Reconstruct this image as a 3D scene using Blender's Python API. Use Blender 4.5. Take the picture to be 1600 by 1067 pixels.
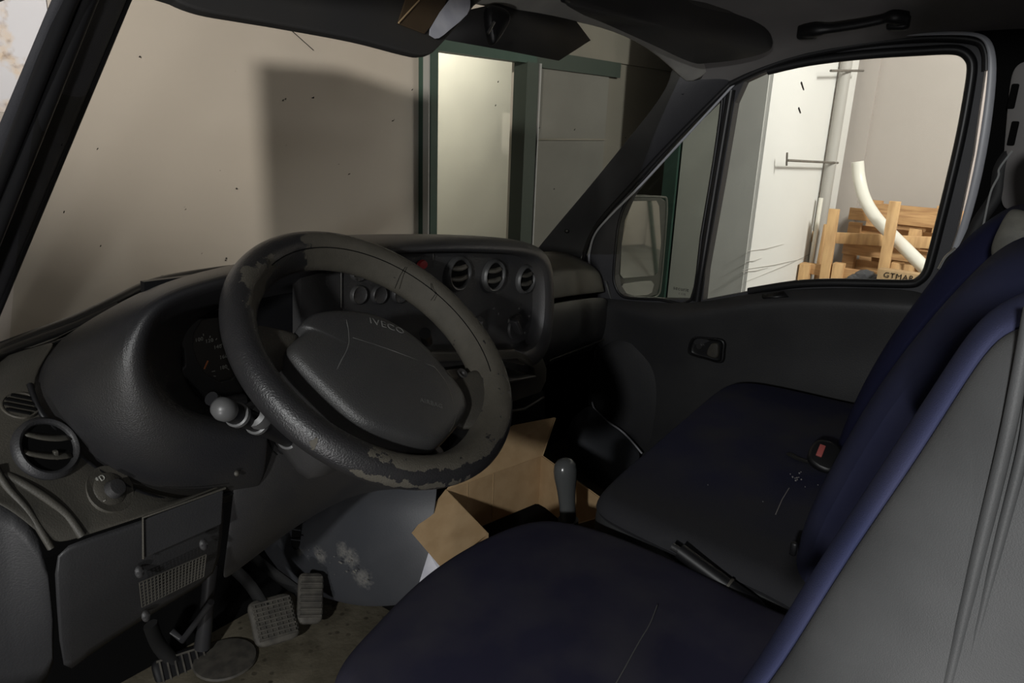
import bpy, bmesh, math, random
from mathutils import Vector as V, Matrix
random.seed(4)
S = bpy.context.scene
for o in list(bpy.data.objects): bpy.data.objects.remove(o)
COL = S.collection

# ---------------------------------------------------------------- camera
FPX = 1155.0
CR = Matrix(((0.6104, 0.2073, -0.7645), (-0.7912, 0.2054, -0.5761), (0.0376, 0.9565, 0.2894)))
CC = V((-1.152, -.713, 1.045))
cd = bpy.data.cameras.new('camera'); cam = bpy.data.objects.new('camera', cd); COL.objects.link(cam)
cd.sensor_width = 36; cd.lens = FPX / 1600 * 36; cd.clip_start = .02
cam.matrix_world = Matrix.Translation(CC) @ CR.to_4x4()
S.camera = cam

# ---------------------------------------------------------------- world, view, lights
w = bpy.data.worlds.new('world'); S.world = w; w.use_nodes = True
w.node_tree.nodes['Background'].inputs[0].default_value = (.9, .95, 1, 1)
w.node_tree.nodes['Background'].inputs[1].default_value = .012
S.view_settings.view_transform = 'Standard'; S.view_settings.look = 'None'
S.view_settings.gamma = 1; S.view_settings.exposure = 0

def area(name, loc, direc, size, power, col=(1, 1, 1), sy=None):
    l = bpy.data.lights.new(name, 'AREA'); l.energy = power; l.color = col
    l.shape = 'RECTANGLE' if sy else 'SQUARE'; l.size = size
    if sy: l.size_y = sy
    o = bpy.data.objects.new(name, l); COL.objects.link(o); o.location = loc
    o.rotation_euler = V(direc).to_track_quat('-Z', 'Y').to_euler(); return o
def point(name, loc, r, power, col=(1, 1, 1)):
    l = bpy.data.lights.new(name, 'POINT'); l.energy = power; l.color = col; l.shadow_soft_size = r
    o = bpy.data.objects.new(name, l); COL.objects.link(o); o.location = loc; return o
def spot(name, loc, to, r, power, ang, col=(1, 1, 1), blend=.3):
    l = bpy.data.lights.new(name, 'SPOT'); l.energy = power; l.color = col; l.shadow_soft_size = r
    l.spot_size = math.radians(ang); l.spot_blend = blend
    o = bpy.data.objects.new(name, l); COL.objects.link(o); o.location = loc
    o.rotation_euler = (V(to) - V(loc)).to_track_quat('-Z', 'Y').to_euler(); return o

area('right_bay_lamp', (2.9, -1.7, 2.5), (.97, .27, -.25), .5, 180, (1, .985, .95))
area('inner_room_lamp', (2.9, 2.42, 2.1), (.2, .8, -.5), .10, 34, (1, .98, .90))
spot('left_bay_lamp', (-4.2, -1.4, 2.2), (1.0, 2.2, 1.5), .014, 1500, 28, (1, .92, .85), 1)
spot('open_door_lamp', (-2.30, -.86, 1.30), (-.10, -.15, .35), .045, 84, 62, (.99, 1, .99), .3)
point('gauge_fill', (-1.73, -1.68, 1.43), .04, 10, (1, .99, .97))  # added fill behind the camera, lights the gauges inside the hood
area('ceiling_fill', (-2.3, -.9, .1), (1, .45, .55), .12, 10.5, (1, .98, .97))  # added fill from below, brightens the headlining
point('mirror_fill', (4.4, -4.4, 2.4), .2, 90, (1, .97, .9))  # added unseen fill so the wing mirror reflects a bright bay

# ---------------------------------------------------------------- helpers
def pt(x, y, X=None, Y=None, Z=None):
    d = CR @ V((x - 800, 533 - y, -FPX))
    if X is not None: t = (X - CC.x) / d.x
    elif Y is not None: t = (Y - CC.y) / d.y
    else: t = (Z - CC.z) / d.z
    return CC + d * t
def pp(p):                        # (x, y, 'X'|'Y'|'Z', value) or Vector
    return p if isinstance(p, V) else pt(p[0], p[1], **{p[2]: p[3]})
def tag(o, label=None, cat=None, group=None, kind=None):
    for k, v in (('label', label), ('category', cat), ('group', group), ('kind', kind)):
        if v: o[k] = v
    return o
def empty(name, loc, label=None, cat=None, group=None, kind=None):
    o = bpy.data.objects.new(name, None); COL.objects.link(o); o.location = loc; o.empty_display_size = .05
    return tag(o, label, cat, group, kind)
def link(name, me, mat, parent=None, smooth=True, label=None):
    o = bpy.data.objects.new(name, me); COL.objects.link(o)
    for m in (mat if isinstance(mat, (list, tuple)) else [mat]): me.materials.append(m)
    if smooth:
        for p in me.polygons: p.use_smooth = True
        me.set_sharp_from_angle(angle=math.radians(50))
    if parent:
        o.parent = parent
        # meshes carry world coordinates; only the Empties stand at a place of their own
        if parent.type == 'EMPTY': o.matrix_parent_inverse = Matrix.Translation(parent.location).inverted()
    if label: o['label'] = label
    return o
def mesh(bm, recalc=True):
    if recalc: bmesh.ops.recalc_face_normals(bm, faces=bm.faces)
    me = bpy.data.meshes.new('m'); bm.to_mesh(me); bm.free(); return me
def mods(o, sub=0, solid=0, off=0, bev=0):
    if bev:
        m = o.modifiers.new('b', 'BEVEL'); m.width = bev; m.segments = 3; m.limit_method = 'ANGLE'; m.angle_limit = math.radians(35)
    if solid:
        m = o.modifiers.new('s', 'SOLIDIFY'); m.thickness = solid; m.offset = off
    if sub:
        m = o.modifiers.new('u', 'SUBSURF'); m.levels = sub; m.render_levels = sub
    return o
def patch(name, rows, mat, parent=None, sub=3, solid=.004, close=False, label=None, bm=None):
    own = bm is None
    if own: bm = bmesh.new()
    g = [[bm.verts.new(pp(p)) for p in r] for r in rows]
    for a, b in zip(g, g[1:]):
        n = len(a)
        for i in range(n if close else n - 1): bm.faces.new((a[i], a[(i + 1) % n], b[(i + 1) % n], b[i]))
    if not own: return
    o = link(name, mesh(bm), mat, parent, label=label); return mods(o, sub, solid)
def add_box(bm, c, d, R=None, bev=0, seg=2):
    r = bmesh.ops.create_cube(bm, size=1)['verts']
    M = Matrix.Translation(V(c)) @ (R.to_4x4() if R else Matrix.Identity(4)) @ Matrix.Diagonal((*d, 1))
    bmesh.ops.transform(bm, matrix=M, verts=r)
    if bev:
        es = list({e for v in r for e in v.link_edges})
        bmesh.ops.bevel(bm, geom=es, offset=bev, segments=seg, affect='EDGES', profile=.5)
def box(name, c, d, mat, parent=None, R=None, bev=0, label=None, smooth=None):
    bm = bmesh.new(); add_box(bm, c, d, R, bev)
    o = link(name, mesh(bm), mat, parent, smooth=bool(bev) if smooth is None else smooth, label=label)
    return o
def add_tube(bm, pts, rad, n=12, flat=1.0, upv=None, closed=False):
    pts = [V(p) for p in pts]; N = len(pts)
    if not isinstance(rad, (list, tuple)): rad = [rad] * N
    rings = []; prev = None
    for i, p in enumerate(pts):
        t = (pts[(i + 1) % N] - pts[i - 1]) if closed else (pts[min(i + 1, N - 1)] - pts[max(i - 1, 0)])
        t.normalize()
        if prev is None:
            a = V(upv) if upv else (V((0, 0, 1)) if abs(t.z) < .9 else V((1, 0, 0)))
        else: a = prev
        a = (a - a.dot(t) * t).normalized(); b = t.cross(a); prev = a
        rings.append([bm.verts.new(p + rad[i] * (math.cos(k * 2 * math.pi / n) * a * flat + math.sin(k * 2 * math.pi / n) * b)) for k in range(n)])
    for i in range(N if closed else N - 1):
        A, B = rings[i], rings[(i + 1) % N]
        for k in range(n): bm.faces.new((A[k], A[(k + 1) % n], B[(k + 1) % n], B[k]))
    if not closed: bm.faces.new(rings[0][::-1]); bm.faces.new(rings[-1])
def tube(name, pts, rad, mat, parent=None, n=12, flat=1.0, upv=None, closed=False, label=None):
    bm = bmesh.new(); add_tube(bm, pts, rad, n, flat, upv, closed)
    return link(name, mesh(bm), mat, parent, label=label)
def smoothpts(pts, k=6, closed=False):          # Catmull-Rom
    P = [V(p) for p in pts]; N = len(P); out = []
    for i in range(N if closed else N - 1):
        a = P[i - 1] if (closed or i > 0) else P[0]; b = P[i]; c = P[(i + 1) % N]
        d = P[(i + 2) % N] if (closed or i + 2 < N) else P[-1]
        for j in range(k):
            t = j / k
            out.append(.5 * ((2 * b) + (c - a) * t + (2 * a - 5 * b + 4 * c - d) * t * t + (3 * b - a - 3 * c + d) * t ** 3))
    if not closed: out.append(P[-1])
    return out
def frame(n, up=(0, 0, 1)):                      # columns right, up, normal
    n = V(n).normalized(); r = V(up).cross(n).normalized(); u = n.cross(r)
    return Matrix((r, u, n)).transposed()
def add_lathe(bm, prof, c, F, n=32, sx=1, sy=1):
    rings = []
    for r, h in prof:
        if r < 1e-6: rings.append([bm.verts.new(V(c) + F @ V((0, 0, h)))])
        else: rings.append([bm.verts.new(V(c) + F @ V((r * sx * math.cos(k * 2 * math.pi / n), r * sy * math.sin(k * 2 * math.pi / n), h))) for k in range(n)])
    for A, B in zip(rings, rings[1:]):
        for k in range(n):
            q = [A[k % len(A)], A[(k + 1) % len(A)], B[(k + 1) % len(B)], B[k % len(B)]]
            q = list(dict.fromkeys(q))
            if len(q) > 2: bm.faces.new(q)
def lathe(name, prof, c, F, mat, parent=None, n=32, sx=1, sy=1, label=None):
    bm = bmesh.new(); add_lathe(bm, prof, c, F, n, sx, sy)
    return link(name, mesh(bm), mat, parent, label=label)
def slab(name, outline, prof, F, c, mat, parent=None, crown=None, k=5, label=None, sub=1):
    """closed outline (local 2D) -> rings (scale, height); ends collapse to a centre vertex"""
    o2 = smoothpts([(x, y, 0) for x, y in outline], k, True)
    cx = sum(p.x for p in o2) / len(o2); cy = sum(p.y for p in o2) / len(o2)
    bm = bmesh.new(); rings = []
    for s, h in prof:
        rg = []
        for p in (o2 if s > 0 else o2[:1]):
            x, y = cx + (p.x - cx) * s, cy + (p.y - cy) * s
            rg.append(bm.verts.new(V(c) + F @ V((x, y, h + (crown(x, y) if crown else 0)))))
        rings.append(rg)
    for A, B in zip(rings, rings[1:]):
        n = max(len(A), len(B))
        for i in range(n):
            q = list(dict.fromkeys([A[i % len(A)], A[(i + 1) % len(A)], B[(i + 1) % len(B)], B[i % len(B)]]))
            if len(q) > 2: bm.faces.new(q)
    o = link(name, mesh(bm), mat, parent, label=label); return mods(o, sub)
def plate(name, outer, holes, thick, mat, parent=None, bev=0, label=None, smooth=False):
    """outer/holes: world points on one plane; thick: Vector"""
    bm = bmesh.new(); es = []
    for loop in [outer] + holes:
        vs = [bm.verts.new(pp(p)) for p in loop]
        es += [bm.edges.new((vs[i], vs[(i + 1) % len(vs)])) for i in range(len(vs))]
    bmesh.ops.triangle_fill(bm, use_beauty=True, use_dissolve=False, edges=es)
    r = bmesh.ops.extrude_face_region(bm, geom=list(bm.faces))
    bmesh.ops.translate(bm, vec=V(thick), verts=[g for g in r['geom'] if isinstance(g, bmesh.types.BMVert)])
    o = link(name, mesh(bm), mat, parent, smooth=smooth, label=label)
    if bev: mods(o, bev=bev)
    return o
def text(name, s, c, F, size, mat, parent=None, extr=.0004, shear=0):
    cu = bpy.data.curves.new('t', 'FONT'); cu.body = s; cu.size = size; cu.extrude = extr; cu.space_character = 1.12; cu.shear = shear
    cu.align_x = 'CENTER'; cu.align_y = 'CENTER'
    t = bpy.data.objects.new('t', cu); COL.objects.link(t)
    bpy.context.view_layer.update()
    me = bpy.data.meshes.new_from_object(t); bpy.data.objects.remove(t)
    me.transform(Matrix.Translation(V(c)) @ F.to_4x4())
    return link(name, me, mat, parent, smooth=False)

# ---------------------------------------------------------------- materials
def nd(nt, t, **k):
    n = nt.nodes.new(t)
    for a, b in k.items():
        if a.startswith('i_'): n.inputs[int(a[2:])].default_value = b
        else: setattr(n, a, b)
    return n
def mat(name, c, rough=.5, c2=None, nscale=12, bump=0, bscale=300, spec=.5, metal=0, lo=.4, hi=.65, stretch=(1, 1, 1), detail=6):
    m = bpy.data.materials.new(name); m.use_nodes = True; nt = m.node_tree; b = nt.nodes['Principled BSDF']
    b.inputs['Base Color'].default_value = (*c, 1); b.inputs['Roughness'].default_value = rough
    b.inputs['Metallic'].default_value = metal; b.inputs['Specular IOR Level'].default_value = spec
    tc = nd(nt, 'ShaderNodeTexCoord')
    if c2:
        mp = nd(nt, 'ShaderNodeMapping'); mp.inputs['Scale'].default_value = stretch
        nt.links.new(tc.outputs['Object'], mp.inputs[0])
        n = nd(nt, 'ShaderNodeTexNoise'); n.inputs['Scale'].default_value = nscale; n.inputs['Detail'].default_value = detail
        nt.links.new(mp.outputs[0], n.inputs['Vector'])
        r = nd(nt, 'ShaderNodeValToRGB'); r.color_ramp.elements[0].position = lo; r.color_ramp.elements[1].position = hi
        r.color_ramp.elements[0].color = (*c, 1); r.color_ramp.elements[1].color = (*c2, 1)
        nt.links.new(n.outputs['Fac'], r.inputs[0]); nt.links.new(r.outputs[0], b.inputs['Base Color'])
    if bump:
        n = nd(nt, 'ShaderNodeTexNoise'); n.inputs['Scale'].default_value = bscale; n.inputs['Detail'].default_value = 3
        nt.links.new(tc.outputs['Object'], n.inputs['Vector'])
        bp = nd(nt, 'ShaderNodeBump'); bp.inputs['Strength'].default_value = bump; bp.inputs['Distance'].default_value = .002
        nt.links.new(n.outputs['Fac'], bp.inputs['Height']); nt.links.new(bp.outputs[0], b.inputs['Normal'])
    return m
def glass(name, tint, refl=.06, dirt=0):
    m = bpy.data.materials.new(name); m.use_nodes = True; nt = m.node_tree
    nt.nodes.remove(nt.nodes['Principled BSDF']); out = nt.nodes['Material Output']
    t = nd(nt, 'ShaderNodeBsdfTransparent'); t.inputs[0].default_value = (*tint, 1)
    g = nd(nt, 'ShaderNodeBsdfGlossy'); g.inputs['Roughness'].default_value = .02
    mx = nd(nt, 'ShaderNodeMixShader'); mx.inputs[0].default_value = refl
    nt.links.new(t.outputs[0], mx.inputs[1]); nt.links.new(g.outputs[0], mx.inputs[2])
    last = mx
    if dirt:
        tc = nd(nt, 'ShaderNodeTexCoord'); n = nd(nt, 'ShaderNodeTexNoise'); n.inputs['Scale'].default_value = 60
        n.inputs['Detail'].default_value = 2
        nt.links.new(tc.outputs['Object'], n.inputs['Vector'])
        r = nd(nt, 'ShaderNodeValToRGB'); r.color_ramp.elements[0].position = .77; r.color_ramp.elements[1].position = .785
        nt.links.new(n.outputs['Fac'], r.inputs[0])
        d = nd(nt, 'ShaderNodeBsdfDiffuse'); d.inputs[0].default_value = (.02, .02, .02, 1)
        m2 = nd(nt, 'ShaderNodeMixShader'); nt.links.new(r.outputs[0], m2.inputs[0])
        nt.links.new(mx.outputs[0], m2.inputs[1]); nt.links.new(d.outputs[0], m2.inputs[2]); last = m2
    nt.links.new(last.outputs[0], out.inputs[0]); return m

PL = mat('dark_plastic', (.030, .030, .032), .48, (.042, .040, .038), 9, .25, 500)
PLS = mat('hood_vinyl', (.016, .016, .018), .42, (.023, .022, .021), 7, .3, 600)
PLO = mat('dusty_plastic', (.050, .047, .039), .55, (.068, .062, .050), 11, .25, 500)
PLV = mat('vent_plastic', (.050, .050, .050), .4)
BLK = mat('black_plastic', (.008, .008, .009), .45)
VOID = mat('void_black', (.006, .006, .006), .9, spec=.05)  # near-black; stands in for shade in slots, gaps and under the dash
MATB = mat('matte_black_steel', (.012, .012, .012), .75, spec=.2)
RUB = mat('black_rubber', (.012, .012, .013), .4)
TRIMG = mat('pillar_trim', (.046, .046, .052), .55, (.055, .055, .060), 8, .2, 400)
LINER = mat('grey_headliner', (.19, .18, .178), .8, (.22, .21, .205), 5)
LINERL = mat('pale_header_trim', (.32, .31, .29), .7, (.38, .37, .34), 14)
DOORP = mat('door_plastic', (.026, .026, .028), .5, (.034, .034, .035), 6, .2, 400)
PAINT = mat('body_paint', (.45, .46, .50), .35)
ENG = mat('engine_cover_plastic', (.045, .048, .055), .5, (.056, .058, .064), 6, .1, 300)
SEATB = mat('blue_seat_fabric', (.025, .024, .046), .85, (.043, .041, .056), 9, .25, 1500, spec=.15)
SEATP = mat('blue_backrest_fabric', (.027, .030, .066), .85, (.036, .039, .076), 8, .25, 1500, spec=.15)
SEATS = mat('blue_side_fabric', (.034, .040, .092), .85, (.046, .050, .10), 14, .25, 1500, spec=.15)
SEATG = mat('grey_seat_vinyl', (.048, .049, .050), .5, (.078, .079, .080), 7, .12, 1500, spec=.35)
SEATD = mat('dark_seat_vinyl', (.035, .036, .038), .5, (.045, .045, .045), 12, .3, 700)
CARD = mat('cardboard', (.42, .285, .155), .85, (.48, .335, .19), 25, .1, 200, spec=.1)
CARDE = mat('cardboard_edge', (.48, .34, .19), .9, spec=.1)
PAPER = mat('white_paper', (.62, .62, .66), .7, (.50, .50, .56), 30)
WOOD = mat('pallet_wood', (.55, .33, .15), .75, (.40, .22, .10), 6, stretch=(1, 1, 8))
WOOD2 = mat('pale_batten_wood', (.66, .42, .20), .75, (.50, .30, .14), 5, stretch=(6, 6, 1))
METAL = mat('brushed_metal', (.42, .42, .42), .3, metal=1)
DUSTM = mat('dusty_metal', (.19, .17, .14), .5, (.10, .09, .08), 40)
STEELD = mat('dark_steel', (.03, .03, .032), .35)
PEDR = mat('pedal_rubber', (.085, .078, .065), .7, (.05, .046, .04), 50)
GREEN = mat('green_painted_steel', (.032, .070, .055), .5, (.04, .08, .065), 5)
GREEND = mat('dark_green_steel', (.045, .06, .05), .5)
ALU = mat('window_edge_metal', (.35, .36, .36), .4)
RED = mat('red_plastic', (.35, .03, .035), .4)
REDP = mat('worn_red_plastic', (.42, .10, .09), .5)
ORG = mat('orange_needle', (.55, .18, .07), .5)
WHT = mat('white_print', (.42, .42, .38), .6)
GRYP = mat('grey_print', (.13, .13, .125), .6)
KNOB = mat('grey_rubber_knob', (.10, .10, .10), .38)
KNOBG = mat('smoky_lever_knob', (.085, .088, .088), .22)
BROWN = mat('brown_leather', (.085, .055, .028), .6, (.05, .034, .02), 9)
VISOR = mat('visor_vinyl', (.034, .033, .033), .6, (.045, .041, .036), 5)
DARKV = mat('black_fabric_strap', (.010, .010, .011), .6)
PIPE = mat('white_pipe_plastic', (.80, .78, .70), .35)
WHITEP = mat('white_panel', (.66, .65, .58), .6, (.60, .59, .53), 2)
GREYP = mat('grey_panel', (.165, .165, .148), .6, (.14, .14, .125), 2)
MIRR = mat('mirror_glass', (.85, .86, .84), .03, metal=1)
BAG = mat('dark_plastic_bag', (.06, .06, .065), .25)
WS = glass('tinted_windscreen', (.80, .79, .74), .02, 1)
SG = glass('side_glass', (.95, .96, .94), .012)
LENS = glass('gauge_lens', (.9, .9, .9), .03)

def plaster(name, c, c2, marks=True, sc=1.2):
    m = mat(name, c, .85, c2, sc, .15, 40, spec=.15, lo=.3, hi=.75)
    nt = m.node_tree; b = nt.nodes['Principled BSDF']
    src = b.inputs['Base Color'].links[0].from_socket
    tc = nd(nt, 'ShaderNodeTexCoord')
    n = nd(nt, 'ShaderNodeTexNoise'); n.inputs['Scale'].default_value = 7; n.inputs['Detail'].default_value = 8
    nt.links.new(tc.outputs['Object'], n.inputs['Vector'])
    r = nd(nt, 'ShaderNodeValToRGB'); r.color_ramp.elements[0].position = .80; r.color_ramp.elements[1].position = .9
    nt.links.new(n.outputs['Fac'], r.inputs[0])
    mx = nd(nt, 'ShaderNodeMixRGB'); mx.inputs[2].default_value = (c[0] * .55, c[1] * .5, c[2] * .45, 1)
    nt.links.new(r.outputs[0], mx.inputs[0]); nt.links.new(src, mx.inputs[1]); nt.links.new(mx.outputs[0], b.inputs['Base Color'])
    return m
WALL = plaster('front_wall_plaster', (.54, .505, .46), (.60, .56, .505))
WALLB = plaster('bright_wall_plaster', (.76, .75, .72), (.82, .81, .78))
WALLR = plaster('right_wall_plaster', (.44, .40, .365), (.49, .445, .41))
PIER = mat('grey_pier_paint', (.52, .52, .49), .8, (.58, .58, .545), 2)
GROUND = mat('concrete_ground', (.17, .165, .155), .85, (.13, .125, .12), 3)
WALLD = plaster('dim_bay_plaster', (.22, .21, .20), (.26, .25, .235))
OLIVE = mat('recess_shade_olive', (.15, .145, .12), .8, (.18, .17, .14), 1.5)  # shade of the recess put into the colour

def floor_mat():
    m = mat('dusty_floor_mat', (.105, .092, .066), .85, (.17, .15, .11), 14, .6, 90, spec=.1)
    nt = m.node_tree; b = nt.nodes['Principled BSDF']; src = b.inputs['Base Color'].links[0].from_socket
    tc = nd(nt, 'ShaderNodeTexCoord'); vo = nd(nt, 'ShaderNodeTexVoronoi'); vo.inputs['Scale'].default_value = 38
    nt.links.new(tc.outputs['Object'], vo.inputs['Vector'])
    r = nd(nt, 'ShaderNodeValToRGB'); r.color_ramp.elements[0].position = .12; r.color_ramp.elements[1].position = .24
    nt.links.new(vo.outputs['Distance'], r.inputs[0])
    n = nd(nt, 'ShaderNodeTexNoise'); n.inputs['Scale'].default_value = 7; nt.links.new(tc.outputs['Object'], n.inputs['Vector'])
    r2 = nd(nt, 'ShaderNodeValToRGB'); r2.color_ramp.elements[0].position = .45; r2.color_ramp.elements[1].position = .55
    nt.links.new(n.outputs['Fac'], r2.inputs[0])
    ad = nd(nt, 'ShaderNodeMath', operation='MAXIMUM'); nt.links.new(r.outputs[0], ad.inputs[0]); nt.links.new(r2.outputs[0], ad.inputs[1])
    mx = nd(nt, 'ShaderNodeMixRGB'); mx.inputs[1].default_value = (.055, .048, .035, 1)
    nt.links.new(ad.outputs[0], mx.inputs[0]); nt.links.new(src, mx.inputs[2]); nt.links.new(mx.outputs[0], b.inputs['Base Color'])
    return m
FLOOR = floor_mat()

# ================================================================ the garage (setting)
def struct(o): return tag(o, kind='structure')
struct(box('floor', (1.5, -1.2, -.78), (12, 9, .06), GROUND))
# front wall with an opening between the green posts
xa, xb = 1.86, 2.72; ztop = 1.36
bm = bmesh.new()
add_box(bm, (-1.32, 2.26, 1.12), (6.36, .12, 3.75))
add_box(bm, ((xb + 5.5) / 2 + .04, 2.26, 1.12), (5.5 - xb, .12, 3.75))
add_box(bm, ((xa + xb) / 2, 2.26, (1.46 + 3) / 2 ), (xb - xa + .02, .12, 1.54))
struct(link('wall_front', mesh(bm), WALL, smooth=False))
struct(box('wall_inner', (3.3, 3.35, 1.1), (5.2, .1, 3.7), WHITEP))
struct(box('wall_left', (-4.5, -1.2, 1.12), (.1, 7, 3.75), WALLD))
struct(box('wall_back', (1.5, -5.6, 1.12), (12, .1, 3.75), WALLR))
struct(box('wall_pier', (4.86, 1.33, 1.12), (2.02, .58, 3.75), [WALLB]))
# grey end face and green corner strip of the pier
struct(box('trim_1', (3.845, 1.34, 1.12), (.01, .55, 3.74), PIER))
struct(box('trim_2', (3.845, 1.68, 1.12), (.06, .1, 3.74), GREEN))
struct(box('wall_side', (6.05, 1.2, 1.12), (.1, .6, 3.75), WALLR))
struct(box('wall_right', (6.1, -2.2, 1.12), (.1, 6.6, 3.75), WALLR))
struct(box('ceiling', (1.5, -1.2, 3.03), (12, 9.2, .06), WALLD))
# green door frame in the front wall
fr = empty('door_frame', (1.87, 2.19, -.75), kind='structure')
fr.name = 'door_3'
box('post', (1.835, 2.16, .33), (.055, .1, 2.16), GREEN, fr)
box('lintel', (2.27, 2.16, 1.42), (.95, .09, .11), GREEN, fr)
box('lintel', (3.27, 2.17, 1.40), (1.06, .07, .10), GREEND, fr)  # dim end of the lintel: its shade is set by a duller green
box('post', (2.70, 2.16, .31), (.12, .1, 2.12), GREEND, fr)
box('edge_strip', (2.775, 2.13, .31), (.012, .05, 2.12), ALU, fr, label='thin pale metal edge strip')
box('edge_strip', (1.80, 2.135, .33), (.01, .04, 2.16), ALU, fr, label='thin pale metal edge strip')
box('door_panel', (3.23, 2.17, .31), (.88, .04, 2.1), GREYP, fr, label='grey door leaf right of the dark post')
box('panel_seam', (3.23, 2.145, .92), (.86, .008, .012), OLIVE, fr)
struct(box('trim_21', (3.85, 2.17, 2.2), (2.2, .04, 1.5), OLIVE))  # cover board above the lintel, shade set as its dark colour
struct(box('trim_3', (4.2, 2.18, 1.1), (1.1, .03, 3.7), OLIVE))  # cover board beside the door leaf, darkened in place of recess shade
# corner pipework and rods on the bright wall
px5 = pt(1322, 90, Y=.98)
tag(tube('conduit_pipe', [(5.28, .985, -.7), (5.28, .985, 2.9)], .045, mat('grey_pipe_paint', (.42, .40, .37), .6)),
    'grey vertical conduit pipe running up the corner of the bright wall', 'pipe')
tag(tube('white_conduit', [(5.18, .99, -.7), (5.18, .99, .52)], .018, PIPE), 'thin white conduit beside the grey corner pipe, low on the wall', 'pipe')
a = pt(1230, 250, Y=.95); b = pt(1309, 254, Y=.95)
r = empty('wall_rod', a, 'thin dark rod with a short cross end fixed to the bright wall', 'rod')
tube('rod', [a, b], .009, DUSTM, r, 8); tube('cross_end', [pt(1230, 238, Y=.95), pt(1229, 258, Y=.95)], .007, DUSTM, r, 8)
a = pt(1298, 110, Y=.93); b = pt(1349, 110, Y=.93)
tag(tube('wall_rod', [a, b], .009, DUSTM, None, 8), 'short thin rod crossing the corner pipe near the top of the door window', 'rod')
tag(tube('leaning_pole', [(4.7, -3.6, -.75), (4.3, -3.9, 1.5)], .025, GREEND), 'thin dark pole standing behind the van in the bay, visible only in the wing mirror', 'pole')
# scuffs on the wall
bmS = bmesh.new()
for x0, y0, x1, y1 in ((1168, 392, 1225, 381), (1160, 421, 1262, 402), (1160, 424, 1200, 418), (1165, 440, 1290, 385), (1165, 408, 1190, 403)):
    add_tube(bmS, [pt(x0, y0, Y=1.036), pt((x0 + x1) / 2, (y0 + y1) / 2 + 2, Y=1.036), pt(x1, y1, Y=1.036)], [.0015, .0035, .0012], 6)
struct(link('trim_4', mesh(bmS), mat('scuff_grey', (.45, .43, .40), .8)))
bmS = bmesh.new()
for x0, y0, x1, y1 in ((1252, 128, 1256, 140), (1248, 168, 1251, 176)):
    add_tube(bmS, [pt(x0, y0, Y=1.036), pt(x1, y1, Y=1.036)], [.006, .004], 6)
for x0, y0, x1, y1 in ((452, 44, 490, 78),):
    add_tube(bmS, [pt(x0, y0, Y=2.197), pt(x1, y1, Y=2.197)], [.002, .002], 6)
for x0, y0 in ((218, 89), (442, 157), (446, 155), (369, 295), (353, 404), (352, 407), (778, 128), (774, 165)):
    add_tube(bmS, [pt(x0, y0, Y=2.197), pt(x0 + 1, y0 - 2, Y=2.197)], [.0035, .002], 6)
struct(link('trim_5', mesh(bmS), BLK))

struct(box('shadow_screen', (-2.84, -1.52, .60), (.12, 2.1, 2.70), WALLD))  # unseen screen added to cast the shadow edge on the front wall
# stained patch of wall left of the pillar
def stain_mat():
    m = mat('stained_plaster', (.80, .82, .86), .85, (.74, .76, .80), 3, spec=.1); nt = m.node_tree; b = nt.nodes['Principled BSDF']
    src = b.inputs['Base Color'].links[0].from_socket
    tc = nd(nt, 'ShaderNodeTexCoord')
    n = nd(nt, 'ShaderNodeTexNoise'); n.inputs['Scale'].default_value = 9; n.inputs['Detail'].default_value = 9
    nt.links.new(tc.outputs['Object'], n.inputs['Vector'])
    r = nd(nt, 'ShaderNodeValToRGB'); e = r.color_ramp.elements
    e[0].position = .53; e[0].color = (0, 0, 0, 1); e[1].position = .66; e[1].color = (1, 1, 1, 1)
    nt.links.new(n.outputs['Fac'], r.inputs[0])
    n2 = nd(nt, 'ShaderNodeTexNoise'); n2.inputs['Scale'].default_value = 30; n2.inputs['Detail'].default_value = 4
    nt.links.new(tc.outputs['Object'], n2.inputs['Vector'])
    r2 = nd(nt, 'ShaderNodeValToRGB'); r2.color_ramp.elements[0].color = (.30, .20, .13, 1); r2.color_ramp.elements[1].color = (.78, .66, .52, 1)
    r2.color_ramp.elements[0].position = .35; r2.color_ramp.elements[1].position = .55
    nt.links.new(n2.outputs['Fac'], r2.inputs[0])
    mx = nd(nt, 'ShaderNodeMixRGB'); nt.links.new(r.outputs[0], mx.inputs[0]); nt.links.new(src, mx.inputs[1]); nt.links.new(r2.outputs[0], mx.inputs[2])
    nt.links.new(mx.outputs[0], b.inputs['Base Color']); return m
struct(box('trim_6', (-.82, 2.200, 2.0), (1.70, .008, 2.0), stain_mat()))
struct(box('light_blocker', (3.42, 2.52, 1.1), (.14, .36, 3.7), OLIVE))  # hidden block added to shade the right part of the inner wall

# ================================================================ pallets etc. seen through the door window
def pallet(name, o, ux, uy, un, W, H, label, n=5, group=None):
    """stands on its edge: ux along the boards, uy up, un thickness"""
    F = Matrix((V(ux).normalized(), V(uy).normalized(), V(un).normalized())).transposed()
    r = empty(name, o, label, 'pallet', group)
    bw = H / n * .68
    for i in range(n):
        cy = H * (i + .5) / n
        box('deck_board', V(o) + F @ V((W / 2, cy, .0)), (W, bw, .02), WOOD, r, R=F, bev=.002)
    for i in range(3):
        box('stringer', V(o) + F @ V((.05 + (W - .1) * i / 2, H / 2, .06)), (.09, H, .09), WOOD2 if i == 1 else WOOD, r, R=F, bev=.003)
    for i in (0, 2, 4):
        box('bottom_board', V(o) + F @ V((W / 2, H * (i + .5) / n, .12)), (W, bw, .02), WOOD, r, R=F, bev=.002)
    return r
p0 = pt(1318, 440, X=5.75); p1 = pt(1480, 440, X=5.75)
ux = V((0, -1, 0)); d = (p1 - p0).length
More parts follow.
